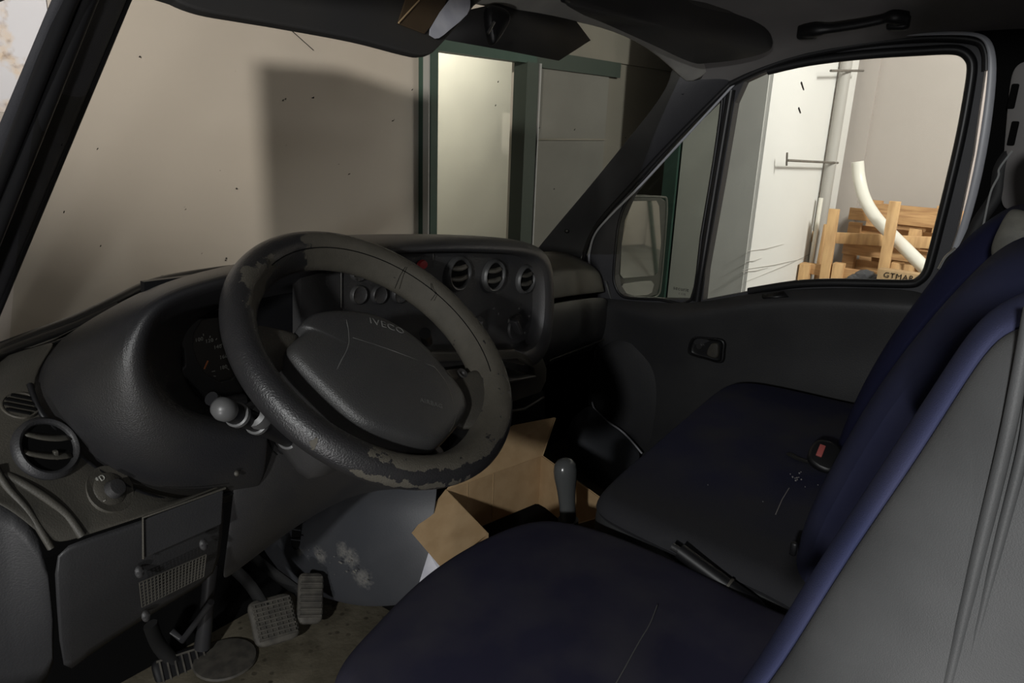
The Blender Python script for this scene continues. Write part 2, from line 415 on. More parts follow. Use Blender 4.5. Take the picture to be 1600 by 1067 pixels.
pallet('wooden_pallet', pt(1340, 433, X=5.75) + V((0, 0, -.05)), ux, V((.06, 0, 1)), (-1, 0, .06), 1.1, .72, 'wooden pallet on its edge, rearmost of the pile by the right wall', 5, 'pallets by the right wall')
pallet('wooden_pallet', pt(1313, 440, X=5.45) + V((0, 0, -.05)), ux, V((.05, 0, 1)), (-1, 0, .05), 1.0, .56, 'wooden pallet leaning in front of the rearmost one, behind the battens', 4, 'pallets by the right wall')
cr = empty('wooden_crate', pt(1300, 445, X=5.0), 'low open wooden crate frame under the pale battens', 'crate')
c0 = pt(1253, 424, X=5.05); c1 = pt(1410, 432, X=5.05)
box('top_rail', (c0 + c1) / 2, (.05, (c1 - c0).length, .085), WOOD, cr, bev=.003)
c2 = pt(1262, 443, X=5.05)
box('lower_rail', (c0 + c1) / 2 - V((0, 0, .2)), (.05, (c1 - c0).length, .1), WOOD, cr, bev=.003)
for x in (1257, 1309, 1400):
    q = pt(x, 428, X=5.02); box('corner_post', q - V((0, 0, .33)), (.08, .08, .84), WOOD2, cr, bev=.003)
q0 = pt(1253, 424, X=5.05); q1 = pt(1282, 402, X=5.45)
tube('side_rail', [q0, q1], .03, WOOD, cr, 4)
box('side_board', pt(1365, 374, X=5.28), (.03, .95, .09), WOOD2, cr, R=Matrix.Rotation(math.radians(-4), 3, 'X'), bev=.003)
for n_, (xa_, ya_, xb_, yb_, Xd, lab) in enumerate(((1304, 326, 1292, 424, 5.0, 'upright pale wooden batten at the left end of the crate'),
                                       (1399, 314, 1380, 432, 4.95, 'taller upright pale wooden batten crossing the white pipe'),
                                       (1291, 350, 1275, 424, 5.15, 'thin leaning wooden batten against the corner, leftmost'))):
    A = pt(xa_, ya_, X=Xd); B = pt(xb_, yb_, X=Xd) - V((0, 0, .5))
    wd = .075 if n_ < 2 else .03
    ax = (A - B).normalized(); F = frame((-1, 0, 0), ax)
    tag(box('wooden_batten', (A + B) / 2, (wd, (A - B).length, .04), WOOD2, None, R=F, bev=.002), lab, 'batten', 'battens standing in the pallet pile')
pp_ = [pt(1340, 252, X=5.3), pt(1343, 280, X=5.3), pt(1352, 312, X=5.25), pt(1369, 340, X=5.2), pt(1393, 366, X=5.1), pt(1415, 388, X=5.0), pt(1447, 420, X=4.9), pt(1480, 450, X=4.8)]
bm = bmesh.new(); sp_ = smoothpts(pp_, 6); add_tube(bm, sp_, .047, 16)
tag(link('bent_pipe', mesh(bm), PIPE), 'white bent plastic pipe curving up out of the wooden pile', 'pipe')
bm = bmesh.new()
for i in range(9):
    bmesh.ops.create_icosphere(bm, subdivisions=2, radius=.075, matrix=Matrix.Translation(pt(1328 + i * 6, 434 + 4 * abs(i - 4) * .8, X=4.86)) @ Matrix.Diagonal((.6, 1.2, .9 - .1 * (i % 2), 1)))
o = link('plastic_bag', mesh(bm), BAG, smooth=False); tag(o, 'crumpled dark plastic bag lying on the crate at the sill line', 'bag')
bx = empty('printed_carton', pt(1405, 432, X=4.8), 'cardboard carton with small black print beside the dark bag', 'carton')
box('carton_body', pt(1412, 447, X=4.8), (.1, .36, .22), CARD, bx, bev=.003)
text('print', 'GTMAR', pt(1404, 432, X=4.745), frame((-1, 0, 0)), .055, BLK, bx)

# ================================================================ van shell
# A pillar on the passenger side
patch('trim_7', [
    [(1045, 103, 'X', .76), (1048, 118, 'X', .76), (1030, 155, 'X', .765), (980, 216, 'X', .775), (920, 291, 'X', .785), (872, 347, 'X', .795), (838, 388, 'X', .80), (790, 450, 'X', .81)],
    [(1090, 112, 'X', .79), (1090, 130, 'X', .79), (1062, 172, 'X', .80), (1010, 232, 'X', .81), (945, 305, 'X', .82), (895, 362, 'X', .83), (868, 398, 'X', .83), (830, 450, 'X', .84)],
    [(1185, 92, 'X', .845), (1140, 128, 'X', .85), (1075, 195, 'X', .855), (1020, 252, 'X', .86), (962, 318, 'X', .86), (930, 356, 'X', .86), (908, 400, 'X', .86), (900, 450, 'X', .86)]], TRIMG)['kind'] = 'structure'
for x, y, X in ((1067, 143, .797), (886, 360, .823)):
    o = lathe('trim_screw', [(.0, .002), (.006, .002), (.008, 0), (.008, -.006)], pt(x, y, X=X - .008), frame((-.8, -.5, .2)), BLK, None, 12)
    tag(o, 'small black trim screw at the %s of the far windscreen pillar' % ('top' if y < 200 else 'foot'), 'screw', 'windscreen pillar screws')
# A pillar driver side (thick body with rubber seals)
A0 = [(-30, 255), (0, 190), (80, 0), (105, -60)]
def band(name, L, R, XL, XR, mt, **k):
    o = patch(name, [[(x, y, 'X', XL) for x, y in L], [((x + x2) / 2, (y + y2) / 2, 'X', (XL + XR) / 2) for (x, y), (x2, y2) in zip(L, R)], [(x, y, 'X', XR) for x, y in R]], mt, **k)
    return o
o = band('trim_8', [(-170, 590), (-95, 410), (-40, 280), (0, 190), (82, 0), (110, -60), (150, -150)], [(-170, 880), (-95, 700), (-40, 570), (0, 478), (196, 0), (220, -60), (258, -150)], -.80, -.70, TRIMG, solid=.02); struct(o)
struct(tube('trim_9', [pt(-150, 735, X=-.78), pt(-20, 400, X=-.775), pt(135, 0, X=-.765), pt(160, -60, X=-.765)], .010, RUB))
struct(tube('trim_10', [pt(-150, 660, X=-.79), pt(-20, 330, X=-.79), pt(108, 0, X=-.785), pt(135, -60, X=-.785)], .008, RUB))
struct(tube('trim_11', [pt(-140, 810, X=-.70), pt(-10, 500, X=-.70), pt(92, 250, X=-.70), pt(194, 0, X=-.70), pt(220, -60, X=-.70)], .007, RUB))

def zside(Y):
    T = [(-1.2, 1.27), (-.41, 1.262), (-.07, 1.218), (.11, 1.15), (.30, 1.03)]
    for (a, b), (c, d) in zip(T, T[1:]):
        if Y <= c: return b + (d - b) * max(0, (Y - a)) / (c - a)
    return T[-1][1]
def zceil(X, Y):
    zc = 1.265 + .115 * min(1, max(0, (.28 - Y) / .3)) ** .7
    return zside(Y) + (zc - zside(Y)) * (1 - min(1, abs(X) / .87) ** 4)
def ywind(X): return .285 - .09 * (X / .8) ** 2
rows = []
for i in range(15):
    X = -.87 + 1.74 * i / 14
    y0 = ywind(X)
    rows.append([V((X, y0 + (-1.25 - y0) * (j / 12) ** 1.2, zceil(X, y0 + (-1.25 - y0) * (j / 12) ** 1.2))) for j in range(13)])
struct(patch('ceiling', rows, LINER, sub=1, solid=.02))
# pale header strip over the windscreen
rows = []
for i in range(13):
    X = -.30 + 1.10 * i / 12
    rows.append([V((X, ywind(X) + .004, zceil(X, ywind(X)) - .016)), V((X, ywind(X) - .035, zceil(X, ywind(X) - .035) - .018)), V((X, ywind(X) - .075, zceil(X, ywind(X) - .075) - .012))])
struct(patch('trim_12', rows, LINERL, sub=1, solid=.008))
# windscreen
rows = []
for i in range(17):
    X = -.80 + 1.6 * i / 16
    T = V((X * .95, ywind(X * .95), zceil(X * .95, ywind(X * .95)) - .01)); B = V((X * 1.03, .80 - .42 * (X / .8) ** 2, .66))
    rows.append([T.lerp(B, j / 6) + V((0, .02 * math.sin(math.pi * j / 6), .01 * math.sin(math.pi * j / 6))) for j in range(7)])
struct(patch('window_1', rows, WS, sub=0, solid=0))
# dark rubber windscreen base
sb = [(-20, 552, .34), (0, 545, .36), (60, 522, .40), (120, 499, .44), (180, 470, .49), (215, 452, .53), (250, 439, .57), (300, 429, .62), (360, 420, .66)]
struct(tube('trim_13', smoothpts([pt(x, y, Y=z) for x, y, z in sb]), .009, RUB))
struct(tube('trim_22', smoothpts([pt(x, y + 10, Y=z - .01) for x, y, z in sb[:5]]), .010, RUB))
wp = empty('windscreen_wiper', pt(250, 440, Y=.75), 'black wiper arm lying along the base of the windscreen outside', 'wiper')
tube('wiper_arm', smoothpts([pt(255, 437, Y=.78), pt(300, 432, Y=.85), pt(360, 425, Y=.9)]), .010, RUB, wp)
# body behind the camera and the cargo box of the van
struct(box('wall_cargo', (.02, -2.5, .78), (2.0, 2.9, 2.4), PAINT))
struct(patch('trim_14', [[V((-.88, .3, 1.04)), V((-.88, .05, 1.2)), V((-.88, -.5, 1.3)), V((-.88, -1.1, 1.3))], [V((-.84, .3, 1.08)), V((-.84, .05, 1.24)), V((-.84, -.5, 1.34)), V((-.84, -1.1, 1.34))]], PAINT, sub=1, solid=.02))
# cab floor, firewall, sill
struct(box('floor', (0, .0, -.02), (1.72, 2.1, .03), FLOOR))
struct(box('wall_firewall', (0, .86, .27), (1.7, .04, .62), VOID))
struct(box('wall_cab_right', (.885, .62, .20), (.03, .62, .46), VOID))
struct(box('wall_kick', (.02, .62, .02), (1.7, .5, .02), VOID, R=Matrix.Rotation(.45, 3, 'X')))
# B pillar
bp = [(1545, 60), (1556, 95), (1545, 200), (1520, 300), (1490, 400), (1455, 470), (1430, 560), (1400, 700), (1620, 760), (1720, 500), (1720, -40), (1500, -40), (1500, 40)]
struct(plate('trim_15', [(x, y, 'X', .845) for x, y in bp], [], (.06, 0, 0), VOID, bev=.004))
o = patch('trim_16', [[(1580, 105, 'X', .80), (1574, 160, 'X', .80), (1566, 260, 'X', .80), (1560, 330, 'X', .8)], [(1600, 90, 'X', .79), (1600, 160, 'X', .79), (1590, 260, 'X', .79), (1585, 330, 'X', .79)], [(1640, 90, 'X', .8), (1640, 160, 'X', .8), (1630, 260, 'X', .8), (1620, 330, 'X', .8)]], LINER); struct(o)
for y_ in (150, 208):
    struct(box('trim_23' if y_ < 180 else 'trim_24', pt(1583, y_, X=.792), (.012, .014, .05), VOID, bev=.003))

# ================================================================ passenger door
DX = .862
door = empty('door_1', (DX, 0, .1), kind='structure')
win = [(1163, 127), (1200, 110), (1262, 96), (1350, 85), (1440, 79), (1484, 77), (1503, 80), (1515, 90), (1519, 106), (1514, 145), (1502, 210), (1486, 280), (1470, 345), (1456, 400), (1448, 425), (1436, 438), (1420, 443), (1360, 442), (1300, 441), (1240, 444), (1170, 455), (1098, 469), (1103, 420), (1128, 280), (1148, 160)]
qw = [(1120, 156), (1126, 153), (1128, 162), (1116, 250), (1096, 370), (1080, 468), (1030, 467), (985, 465), (970, 460), (962, 447), (959, 430), (962, 390), (968, 345), (985, 305), (1040, 238), (1085, 190)]
outer = [(1540, 100), (1536, 72), (1515, 60), (1450, 60), (1350, 70), (1250, 90), (1190, 110), (1143, 134), (1050, 226), (985, 296), (935, 354), (915, 405), (925, 470), (930, 600), (930, 800), (1300, 840), (1420, 660), (1440, 560), (1462, 455), (1495, 360), (1520, 240)]
plate('door_frame', [(x, y, 'X', DX) for x, y in outer], [[(x, y, 'X', DX) for x, y in win], [(x, y, 'X', DX) for x, y in qw]], (.035, 0, 0), TRIMG, door, bev=.003)
tube('window_seal', smoothpts([pt(x, y, X=DX - .002) for x, y in win[1:21]], 4), .011, RUB, door)
tube('window_seal', smoothpts([pt(x, y, X=DX) for x, y in [(1143, 140), (1138, 170), (1113, 320), (1089, 470)]], 4), .012, RUB, door)
tube('quarter_seal', smoothpts([pt(x, y, X=DX) for x, y in qw], 3, True), .005, RUB, door, closed=True)
ro = [(1462, 455), (1495, 362), (1521, 240), (1541, 110), (1539, 78), (1520, 62), (1450, 59), (1350, 68), (1250, 87), (1190, 107), (1140, 131)]
tube('door_seal', smoothpts([pt(x, y, X=DX - .012) for x, y in ro[3:]], 4), .009, RUB, door)
tube('door_seal', smoothpts([pt(x, y, X=DX - .01) for x, y in [(1140, 131), (1050, 222), (985, 292), (938, 345), (917, 385), (910, 420)]], 4), .008, RUB, door)
# painted flange around the rear of the opening
fl = patch('painted_flange', [
    [(1400, 57, 'X', DX - .030), (1500, 53, 'X', DX - .030), (1530, 57, 'X', DX - .030), (1542, 70, 'X', DX - .030), (1545, 110, 'X', DX - .030), (1527, 240, 'X', DX - .030), (1500, 362, 'X', DX - .030), (1455, 468, 'X', DX - .030)],
    [(1400, 52, 'X', DX - .026), (1500, 47, 'X', DX - .026), (1540, 51, 'X', DX - .026), (1555, 68, 'X', DX - .026), (1561, 110, 'X', DX - .026), (1545, 240, 'X', DX - .026), (1514, 362, 'X', DX - .026), (1468, 472, 'X', DX - .026)]], PAINT, door, sub=2, solid=.006, label='grey painted metal flange')
# edging strip along the quarter window
tube('edge_strip', smoothpts([pt(x, y, X=DX - .012) for x, y in [(1150, 128), (1063, 222), (1000, 290), (955, 335), (930, 365), (921, 395), (921, 415)]]), .0035, PAINT, door, label='thin bare painted edge strip')
o = plate('window_2', [(x, y, 'X', DX + .03) for x, y in win], [], (.004, 0, 0), SG); struct(o)
o = plate('window_3', [(x, y, 'X', DX + .03) for x, y in qw], [], (.004, 0, 0), glass('quarter_glass', (.80, .82, .78), .02)); struct(o)
text('glass_mark', 'securit', pt(1064, 451, X=DX + .028), frame((-1, 0, 0)), .016, BLK, o)
text('glass_mark', 'E 43R', pt(1066, 459, X=DX + .028), frame((-1, 0, 0)), .009, GRYP, o)
# inner trim panel
X1 = DX - .012
patch('door_trim_panel', [
    [(925, 462, 'X', X1), (970, 468, 'X', X1), (1030, 472, 'X', X1), (1085, 473, 'X', X1), (1150, 461, 'X', X1), (1240, 449, 'X', X1), (1350, 448, 'X', X1), (1460, 452, 'X', X1)],
    [(930, 475, 'X', .83), (980, 482, 'X', .82), (1029, 495, 'X', .81), (1070, 492, 'X', .81), (1150, 474, 'X', .815), (1240, 466, 'X', .82), (1350, 470, 'X', .82), (1450, 478, 'X', .82)],
    [(930, 495, 'X', .828), (980, 497, 'X', .82), (1029, 506, 'X', .812), (1070, 505, 'X', .812), (1150, 486, 'X', .815), (1240, 478, 'X', .82), (1350, 482, 'X', .82), (1448, 490, 'X', .82)],
    [(930, 560, 'X', .84), (980, 570, 'X', .838), (1029, 575, 'X', .835), (1070, 575, 'X', .835), (1150, 560, 'X', .835), (1240, 555, 'X', .835), (1350, 560, 'X', .835), (1440, 570, 'X', .835)],
    [(930, 650, 'X', .84), (980, 650, 'X', .84), (1029, 640, 'X', .83), (1070, 625, 'X', .82), (1150, 610, 'X', .815), (1240, 610, 'X', .815), (1350, 625, 'X', .815), (1420, 650, 'X', .82)],
    [(930, 780, 'X', .84), (980, 780, 'X', .84), (1029, 770, 'X', .84), (1070, 760, 'X', .84), (1150, 750, 'X', .84), (1240, 750, 'X', .84), (1350, 760, 'X', .84), (1420, 780, 'X', .84)]], DOORP, door, sub=3)
patch('sill_insert', [[(1235, 452, 'X', .845), (1340, 451, 'X', .845), (1445, 457, 'X', .845)], [(1238, 464, 'X', .828), (1340, 467, 'X', .825), (1440, 476, 'X', .825)]], PLO, door, sub=1, label='lighter worn sill strip')
patch('sill_slot', [[(1190, 461, 'X', .835), (1225, 455, 'X', .835)], [(1192, 466, 'X', .825), (1232, 463, 'X', .825)]], BLK, door, sub=0)
# round lower bulge
lathe('speaker_bulge', [(.185, -.012), (.178, .0), (.155, .010), (.11, .017), (.05, .021), (0, .022)], pt(1000, 622, X=.842), frame((-1, -.15, 0)), DOORP, door, 48, sy=1.18)
# door release
hc = pt(1104, 543, X=.820); F = frame((-1, 0, .0))
hd = slab('door_handle', [(-.055, -.02), (-.045, .022), (0, .032), (.048, .034), (.055, .0), (.05, -.034), (0, -.034), (-.04, -.032)], [(0, -.002), (.8, -.002), (.84, .0), (.9, .008), (1, .006), (1.02, -.004)], F, hc, BLK, door)
slab('release_lever', [(.006, -.018), (.014, .016), (.036, .020), (.038, -.020)], [(1, 0), (1, .008), (.9, .012), (0, .012)], F, hc + V((0, 0, 0)), PLO, hd)
tube('latch_pin', [hc + F @ V((-.02, .002, 0)), hc + F @ V((-.02, .002, .01))], .008, METAL, hd)
# white cable and footwell mouldings
struct(patch('trim_17', [[(925, 628, 'X', .80), (950, 655, 'X', .80), (980, 682, 'X', .80), (1010, 712, 'X', .80)], [(905, 640, 'X', .72), (925, 668, 'X', .70), (955, 700, 'X', .69), (985, 735, 'X', .69)], [(886, 662, 'X', .66), (905, 690, 'X', .64), (935, 722, 'X', .62), (960, 750, 'X', .60)], [(884, 690, 'X', .66), (900, 715, 'X', .64), (930, 750, 'X', .62), (950, 775, 'X', .60)]], ENG))
tag(tube('cable', smoothpts([pt(x, y, X=.785) for x, y in [(925, 627), (930, 640), (948, 657), (970, 672), (988, 690), (1003, 708)]]), .003, mat('grey_cable', (.33, .33, .35), .4)), 'thin pale grey cable running down the passenger footwell wall', 'cable')

# wing mirror outside the quarter window
wm = empty('wing_mirror', pt(1000, 470, X=1.1), 'black framed wing mirror seen through the quarter window', 'mirror')
hx = pt(1003, 388, X=1.08)
N = V((-.15, -1, 0)).normalized()
N = (CC - hx).normalized() * .55 + V((.42, -.80, .10)).normalized() * .55; N.normalize(); N = V((-.20, -.975, -.02)).normalized()
def mpt(x, y, off=0):
    d = CR @ V((x - 800, 533 - y, -FPX)); t = N.dot(hx + N * off - CC) / N.dot(d); return CC + d * t
hout = [(975, 312), (983, 307), (1032, 307), (1042, 314), (1040, 360), (1033, 440), (1028, 460), (1012, 466), (985, 467), (965, 460), (960, 430), (966, 360)]
bm = bmesh.new()
vs = [bm.verts.new(mpt(x, y, .012)) for x, y in hout]; f_ = bm.faces.new(vs)
r_ = bmesh.ops.extrude_face_region(bm, geom=[f_]); bmesh.ops.translate(bm, vec=-N * .07, verts=[g for g in r_['geom'] if isinstance(g, bmesh.types.BMVert)])
mods(link('mirror_housing', mesh(bm), mat('mirror_housing_grey', (.20, .20, .19), .5), wm), bev=.006)
bm = bmesh.new(); add_tube(bm, smoothpts([mpt(x, y, .012) for x, y in hout], 4, True), .0035, 8, closed=True)
link('housing_rim', mesh(bm), mat('mirror_rim_grey', (.35, .35, .33), .4), wm)
for loop, off in (([(978, 314), (1026, 313), (1030, 322), (1033, 380), (1028, 425), (1022, 430), (974, 434), (969, 428), (972, 370), (975, 330)], .015), ([(974, 443), (1000, 439), (1018, 438), (1022, 444), (1019, 456), (1012, 460), (985, 463), (973, 458), (970, 450)], .015)):
    bm = bmesh.new(); vs = [bm.verts.new(mpt(x, y, off)) for x, y in loop]; bm.faces.new(vs)
    r_ = bmesh.ops.extrude_face_region(bm, geom=list(bm.faces)); bmesh.ops.translate(bm, vec=-N * .006, verts=[g for g in r_['geom'] if isinstance(g, bmesh.types.BMVert)])
    link('mirror_glass', mesh(bm), MIRR, wm, smooth=False)
tube('mirror_arm', [mpt(968, 345, -.02), mpt(945, 360, -.03)], .016, BLK, wm)
tube('mirror_arm', [mpt(966, 445, -.02), mpt(945, 450, -.03)], .016, BLK, wm)

# ================================================================ headlining fittings
gh = empty('grab_handle', pt(1330, 40, X=.80), 'black grab handle on the headlining above the door window', 'handle')
gp = [(1254, 48), (1275, 46), (1300, 44), (1340, 38), (1375, 31), (1395, 26), (1414, 28)]
bm = bmesh.new(); add_tube(bm, smoothpts([pt(x, y, X=.735 if 0 < i < 6 else .75) for i, (x, y) in enumerate(gp)], 5), [.016, .0165, .0165, .0165, .0165, .0165, .015, .014, .012, .011, .0105, .0105] + [.0105] * 10 + [.011, .013, .015, .017, .018, .0185, .0185, .0185, .018], 12)
link('grip', mesh(bm), BLK, gh)
for x, y in ((1262, 49), (1404, 34)):
    q = pt(x, y, X=.755); box('mount', q, (.03, .045, .036), BLK, gh, bev=.008)
# passenger visor
vs_ = [(885, -8, .10), (893, 8, .14), (935, 26, .26), (1010, 60, .45), (1080, 92, .64), (1110, 93, .69), (1155, 88, .73), (1195, 78, .75), (1206, 64, .75), (1186, 38, .70), (1112, -6, .58), (1060, -40, .48), (930, -40, .2)]
pv = [pt(x, y, X=X) for x, y, X in vs_]
cen = sum(pv, V()) / len(pv)
vi = empty('sun_visor', cen, 'dark passenger sun visor folded up over the windscreen corner', 'visor', 'sun visors')
bm = bmesh.new()
up_ = V((.05, .25, .95)).normalized()
sp = smoothpts(pv, 4, True)
R0 = [bm.verts.new(p + up_ * .006) for p in sp]; R1 = [bm.verts.new(p - up_ * .006) for p in sp]
R2 = [bm.verts.new(cen + (p - cen) * .94 - up_ * .012) for p in sp]; R3 = [bm.verts.new(cen + (p - cen) * .5 - up_ * .013) for p in sp]
c_ = bm.verts.new(cen - up_ * .013); n_ = len(sp)
for A, B in ((R0, R1), (R1, R2), (R2, R3)):
    for i in range(n_): bm.faces.new((A[i], A[(i + 1) % n_], B[(i + 1) % n_], B[i]))
for i in range(n_): bm.faces.new((R3[i], R3[(i + 1) % n_], c_))
bm.faces.new(R0)
link('visor_pad', mesh(bm), VISOR, vi)
tube('visor_rod', [pt(880, -2, X=.09), pt(940, 26, X=.27)], .006, BLK, vi)
tube('visor_seam', smoothpts([pt(985, -8, X=.40) - up_ * .016, pt(1010, 6, X=.45) - up_ * .016, pt(1050, 2, X=.49) - up_ * .016, pt(1080, -20, X=.52) - up_ * .016]), .004, BLK, vi)
# driver visor folded down with wallet and paper
dv = empty('sun_visor', pt(450, 20, Y=.13), 'dark driver sun visor folded down with brown wallet strap', 'visor', 'sun visors')
vo = [(245, -22), (275, 0), (320, 17), (380, 28), (450, 40), (560, 61), (640, 82), (665, 85), (685, 74), (742, 8), (752, -12), (500, -32)]
Fv = frame((0, -1, .25)); vc = pt(450, 20, Y=.14); nv = Fv.col[2]
def vpt(x, y, off=0):
    d = CR @ V((x - 800, 533 - y, -FPX)); t = nv.dot(vc + nv * off - CC) / nv.dot(d); return CC + d * t
def vplate(name, loop, off, th, mt, parent, bev=.004, label=None, k=4):
    bm = bmesh.new(); sp = smoothpts([vpt(x, y, off) for x, y in loop], k, True) if k else [vpt(x, y, off) for x, y in loop]
    f_ = bm.faces.new([bm.verts.new(p) for p in sp]); bmesh.ops.triangulate(bm, faces=[f_])
    r_ = bmesh.ops.extrude_face_region(bm, geom=list(bm.faces)); bmesh.ops.translate(bm, vec=-nv * th, verts=[g for g in r_['geom'] if isinstance(g, bmesh.types.BMVert)])
    o = link(name, mesh(bm), mt, parent, smooth=False, label=label); return mods(o, bev=bev) if bev else o
vplate('visor_pad', vo, 0, .018, VISOR, dv)
vplate('wallet_strap', [(640, -20), (622, 36), (664, 52), (690, 22), (706, -20)], .004, .003, BROWN, dv, .001, 'brown leather strap', 0)
tube('strap_seam', [vpt(655, 0, .006), vpt(623, 35, .006)], .0012, CARDE, dv)
o = vplate('folded_paper', [(672, 45), (706, -6), (730, -12), (735, 4), (730, 22), (704, 45), (686, 59), (676, 57)], .007, .001, PAPER, None, 0, None, 2)
tag(o, 'folded white paper tucked under the strap of the driver visor', 'paper')
# roof console / dark tab at the middle of the windscreen
o = patch('trim_18', [[(735, 15, 'Y', .27), (800, 0, 'Y', .27), (860, -20, 'Y', .26)], [(690, 60, 'Y', .29), (810, 32, 'Y', .28), (922, 62, 'Y', .27)], [(700, 62, 'Y', .30), (790, 78, 'Y', .30), (872, 94, 'Y', .30)]], VISOR, sub=0); struct(o)
o = empty('mirror_bracket', pt(770, 40, Y=.24), 'small black wedge bracket at the middle top of the windscreen', 'bracket')
slab('bracket_body', [(-.028, .03), (.03, .022), (.0, -.03), (-.018, -.035)], [(1, 0), (1, .01), (.8, .018), (0, .02)], frame((-.3, -1, 0)), pt(775, 38, Y=.262), BLK, o, k=3)
tube('bracket_pin', [pt(762, 52, Y=.25), pt(772, 34, Y=.25)], .003, METAL, o)

# ================================================================ dashboard
dash = empty('dashboard', (-.1, .3, .5), 'long dark grey dashboard with round vents under the windscreen', 'dashboard')
ring = []   # angle rows: deep, inner wall, rim, bulge, mid, outer, beyond
H = [
 [(640, 378, .30), (600, 398, .30), (590, 402, .18), (592, 396, .17), (595, 390, .2), (600, 379, .28)],
 [(545, 440, .255), (530, 415, .20), (522, 410, .16), (520, 402, .15), (520, 394, .18), (522, 385, .28)],
 [(440, 460, .255), (432, 435, .20), (425, 430, .14), (425, 415, .13), (428, 405, .18), (430, 397, .32)],
 [(385, 470, .255), (375, 452, .20), (365, 444, .12), (360, 427, .12), (360, 418, .18), (358, 413, .36)],
 [(335, 485, .255), (315, 474, .20), (300, 461, .12), (290, 444, .12), (275, 436, .19), (250, 441, .40)],
 [(305, 505, .255), (280, 497, .20), (257, 481, .115), (235, 468, .12), (212, 463, .20), (172, 480, .39)],
 [(290, 525, .255), (262, 520, .20), (239, 508, .11), (205, 502, .12), (165, 502, .20), (97, 525, .34)],
 [(285, 560, .255), (255, 555, .20), (233, 552, .11), (190, 553, .115), (130, 558, .17), (44, 590, .255)],
 [(292, 595, .255), (262, 590, .20), (241, 592, .11), (205, 612, .112), (150, 630, .15), (72, 650, .21)],
 [(312, 625, .255), (292, 622, .20), (272, 630, .11), (250, 665, .11), (205, 700, .13), (142, 722, .185)],
 [(340, 640, .255), (328, 638, .20), (318, 645, .11), (308, 690, .105), (275, 735, .12), (232, 770, .165)],
 [(380, 650, .255), (372, 648, .20), (368, 655, .11), (365, 695, .105), (352, 740, .12), (330, 781, .155)],
 [(430, 660, .255), (425, 658, .20), (420, 665, .11), (420, 700, .105), (415, 745, .12), (400, 775, .155)]]
rows = [[pt(x, y, Y=Y) for x, y, Y in r] for r in H]
for r in rows: r.append(r[-1] + V((0, .14, -.07)))
o = patch('gauge_hood', rows, PLS, dash, sub=3, solid=.005)
# dash top up to the windscreen
tp = [pt(x, y, Y=Y) for x, y, Y in ((-60, 572, .34), (0, 555, .36), (97, 527, .34), (172, 483, .39), (250, 444, .40), (358, 416, .36), (520, 388, .28), (700, 376, .24))]
patch('dash_top', [[p for p in tp], [V((p.x + .05, max(p.y + .2, .55), p.z - .075)) for p in tp]], PLO, dash, sub=1)
# defroster slot
tube('defroster_slot', [pt(62, 545, Y=.335), pt(118, 523, Y=.36)], .003, BLK, dash)
# left lower panel
LP = [
 [(-70, 580, .34), (0, 557, .35), (35, 545, .345), (70, 535, .34), (97, 528, .335)],
 [(-70, 640, .262), (-20, 615, .26), (0, 605, .258), (20, 597, .256), (42, 594, .252)],
 [(-70, 690, .19), (-20, 665, .202), (15, 655, .205), (45, 652, .206), (72, 655, .206)],
 [(-70, 740, .170), (0, 720, .175), (50, 715, .178), (100, 715, .180), (140, 726, .181)],
 [(-70, 770, .155), (20, 765, .156), (90, 765, .157), (160, 765, .159), (230, 774, .161)],
 [(-20, 775, .148), (80, 800, .142), (150, 800, .144), (240, 785, .150), (330, 784, .151)],
 [(35, 810, .136), (118, 832, .134), (180, 815, .136), (270, 785, .142), (355, 758, .145)],
 [(81, 856, .13), (129, 838, .13), (225, 806, .13), (290, 782, .133), (358, 752, .14)]]
side_panel = patch('lower_side_panel', [[pt(x, y, Y=Y) for x, y, Y in r] for r in LP], PLO, dash, sub=2)
from mathutils.bvhtree import BVHTree
bpy.context.view_layer.update()
_bt = BVHTree.FromObject(side_panel, bpy.context.evaluated_depsgraph_get())
def onpanel(x, y, r=16):          # point and outward normal of the side panel, fitted over a small patch
    P = [None]
    while None in P:
        P = [_bt.ray_cast(CC, CR @ V((x + dx - 800, 533 - y - dy, -FPX)))[0] for dx, dy in ((-r, 0), (r, 0), (0, -r), (0, r))]; r *= .8
    n = (P[1] - P[0]).cross(P[3] - P[2]).normalized()
    if n.dot(CC - P[0]) < 0: n = -n
    return sum(P, V()) / 4, n
patch('knee_panel', [[(79, 857, 'Y', .128), (129, 839, 'Y', .128), (225, 808, 'Y', .130), (290, 786, 'Y', .133), (356, 757, 'Y', .14)],
                     [(86, 930, 'Y', .145), (132, 915, 'Y', .145), (222, 880, 'Y', .15), (285, 855, 'Y', .155), (350, 830, 'Y', .16)],
                     [(95, 1070, 'Y', .20), (125, 1036, 'Y', .20), (215, 976, 'Y', .21), (280, 936, 'Y', .215), (345, 900, 'Y', .22)]], DOORP, dash, sub=1)
patch('end_panel', [[(-70, 745, 'Y', .165), (0, 742, 'Y', .162), (38, 795, 'Y', .143), (80, 857, 'Y', .13)], [(-70, 1100, 'Y', .2), (0, 1100, 'Y', .2), (50, 1090, 'Y', .2), (95, 1070, 'Y', .2)]], DOORP, dash, sub=1)
tube('panel_ridge', smoothpts([pt(x, y, Y=Y) for x, y, Y in ((-10, 728, .165), (12, 762, .156), (45, 800, .142), (80, 856, .128))]), .004, PLO, dash)
tube('panel_ridge', smoothpts([pt(x, y, Y=Y) for x, y, Y in ((5, 740, .168), (40, 758, .158), (75, 780, .149), (105, 805, .141), (128, 837, .129))]), .005, PLO, dash)
tube('hood_piping', smoothpts([pt(x, y, Y=Y) for x, y, Y in ((46, 600, .245), (72, 656, .205), (142, 727, .18), (232, 774, .158), (300, 783, .15), (365, 768, .148))]), .0035, BLK, dash)
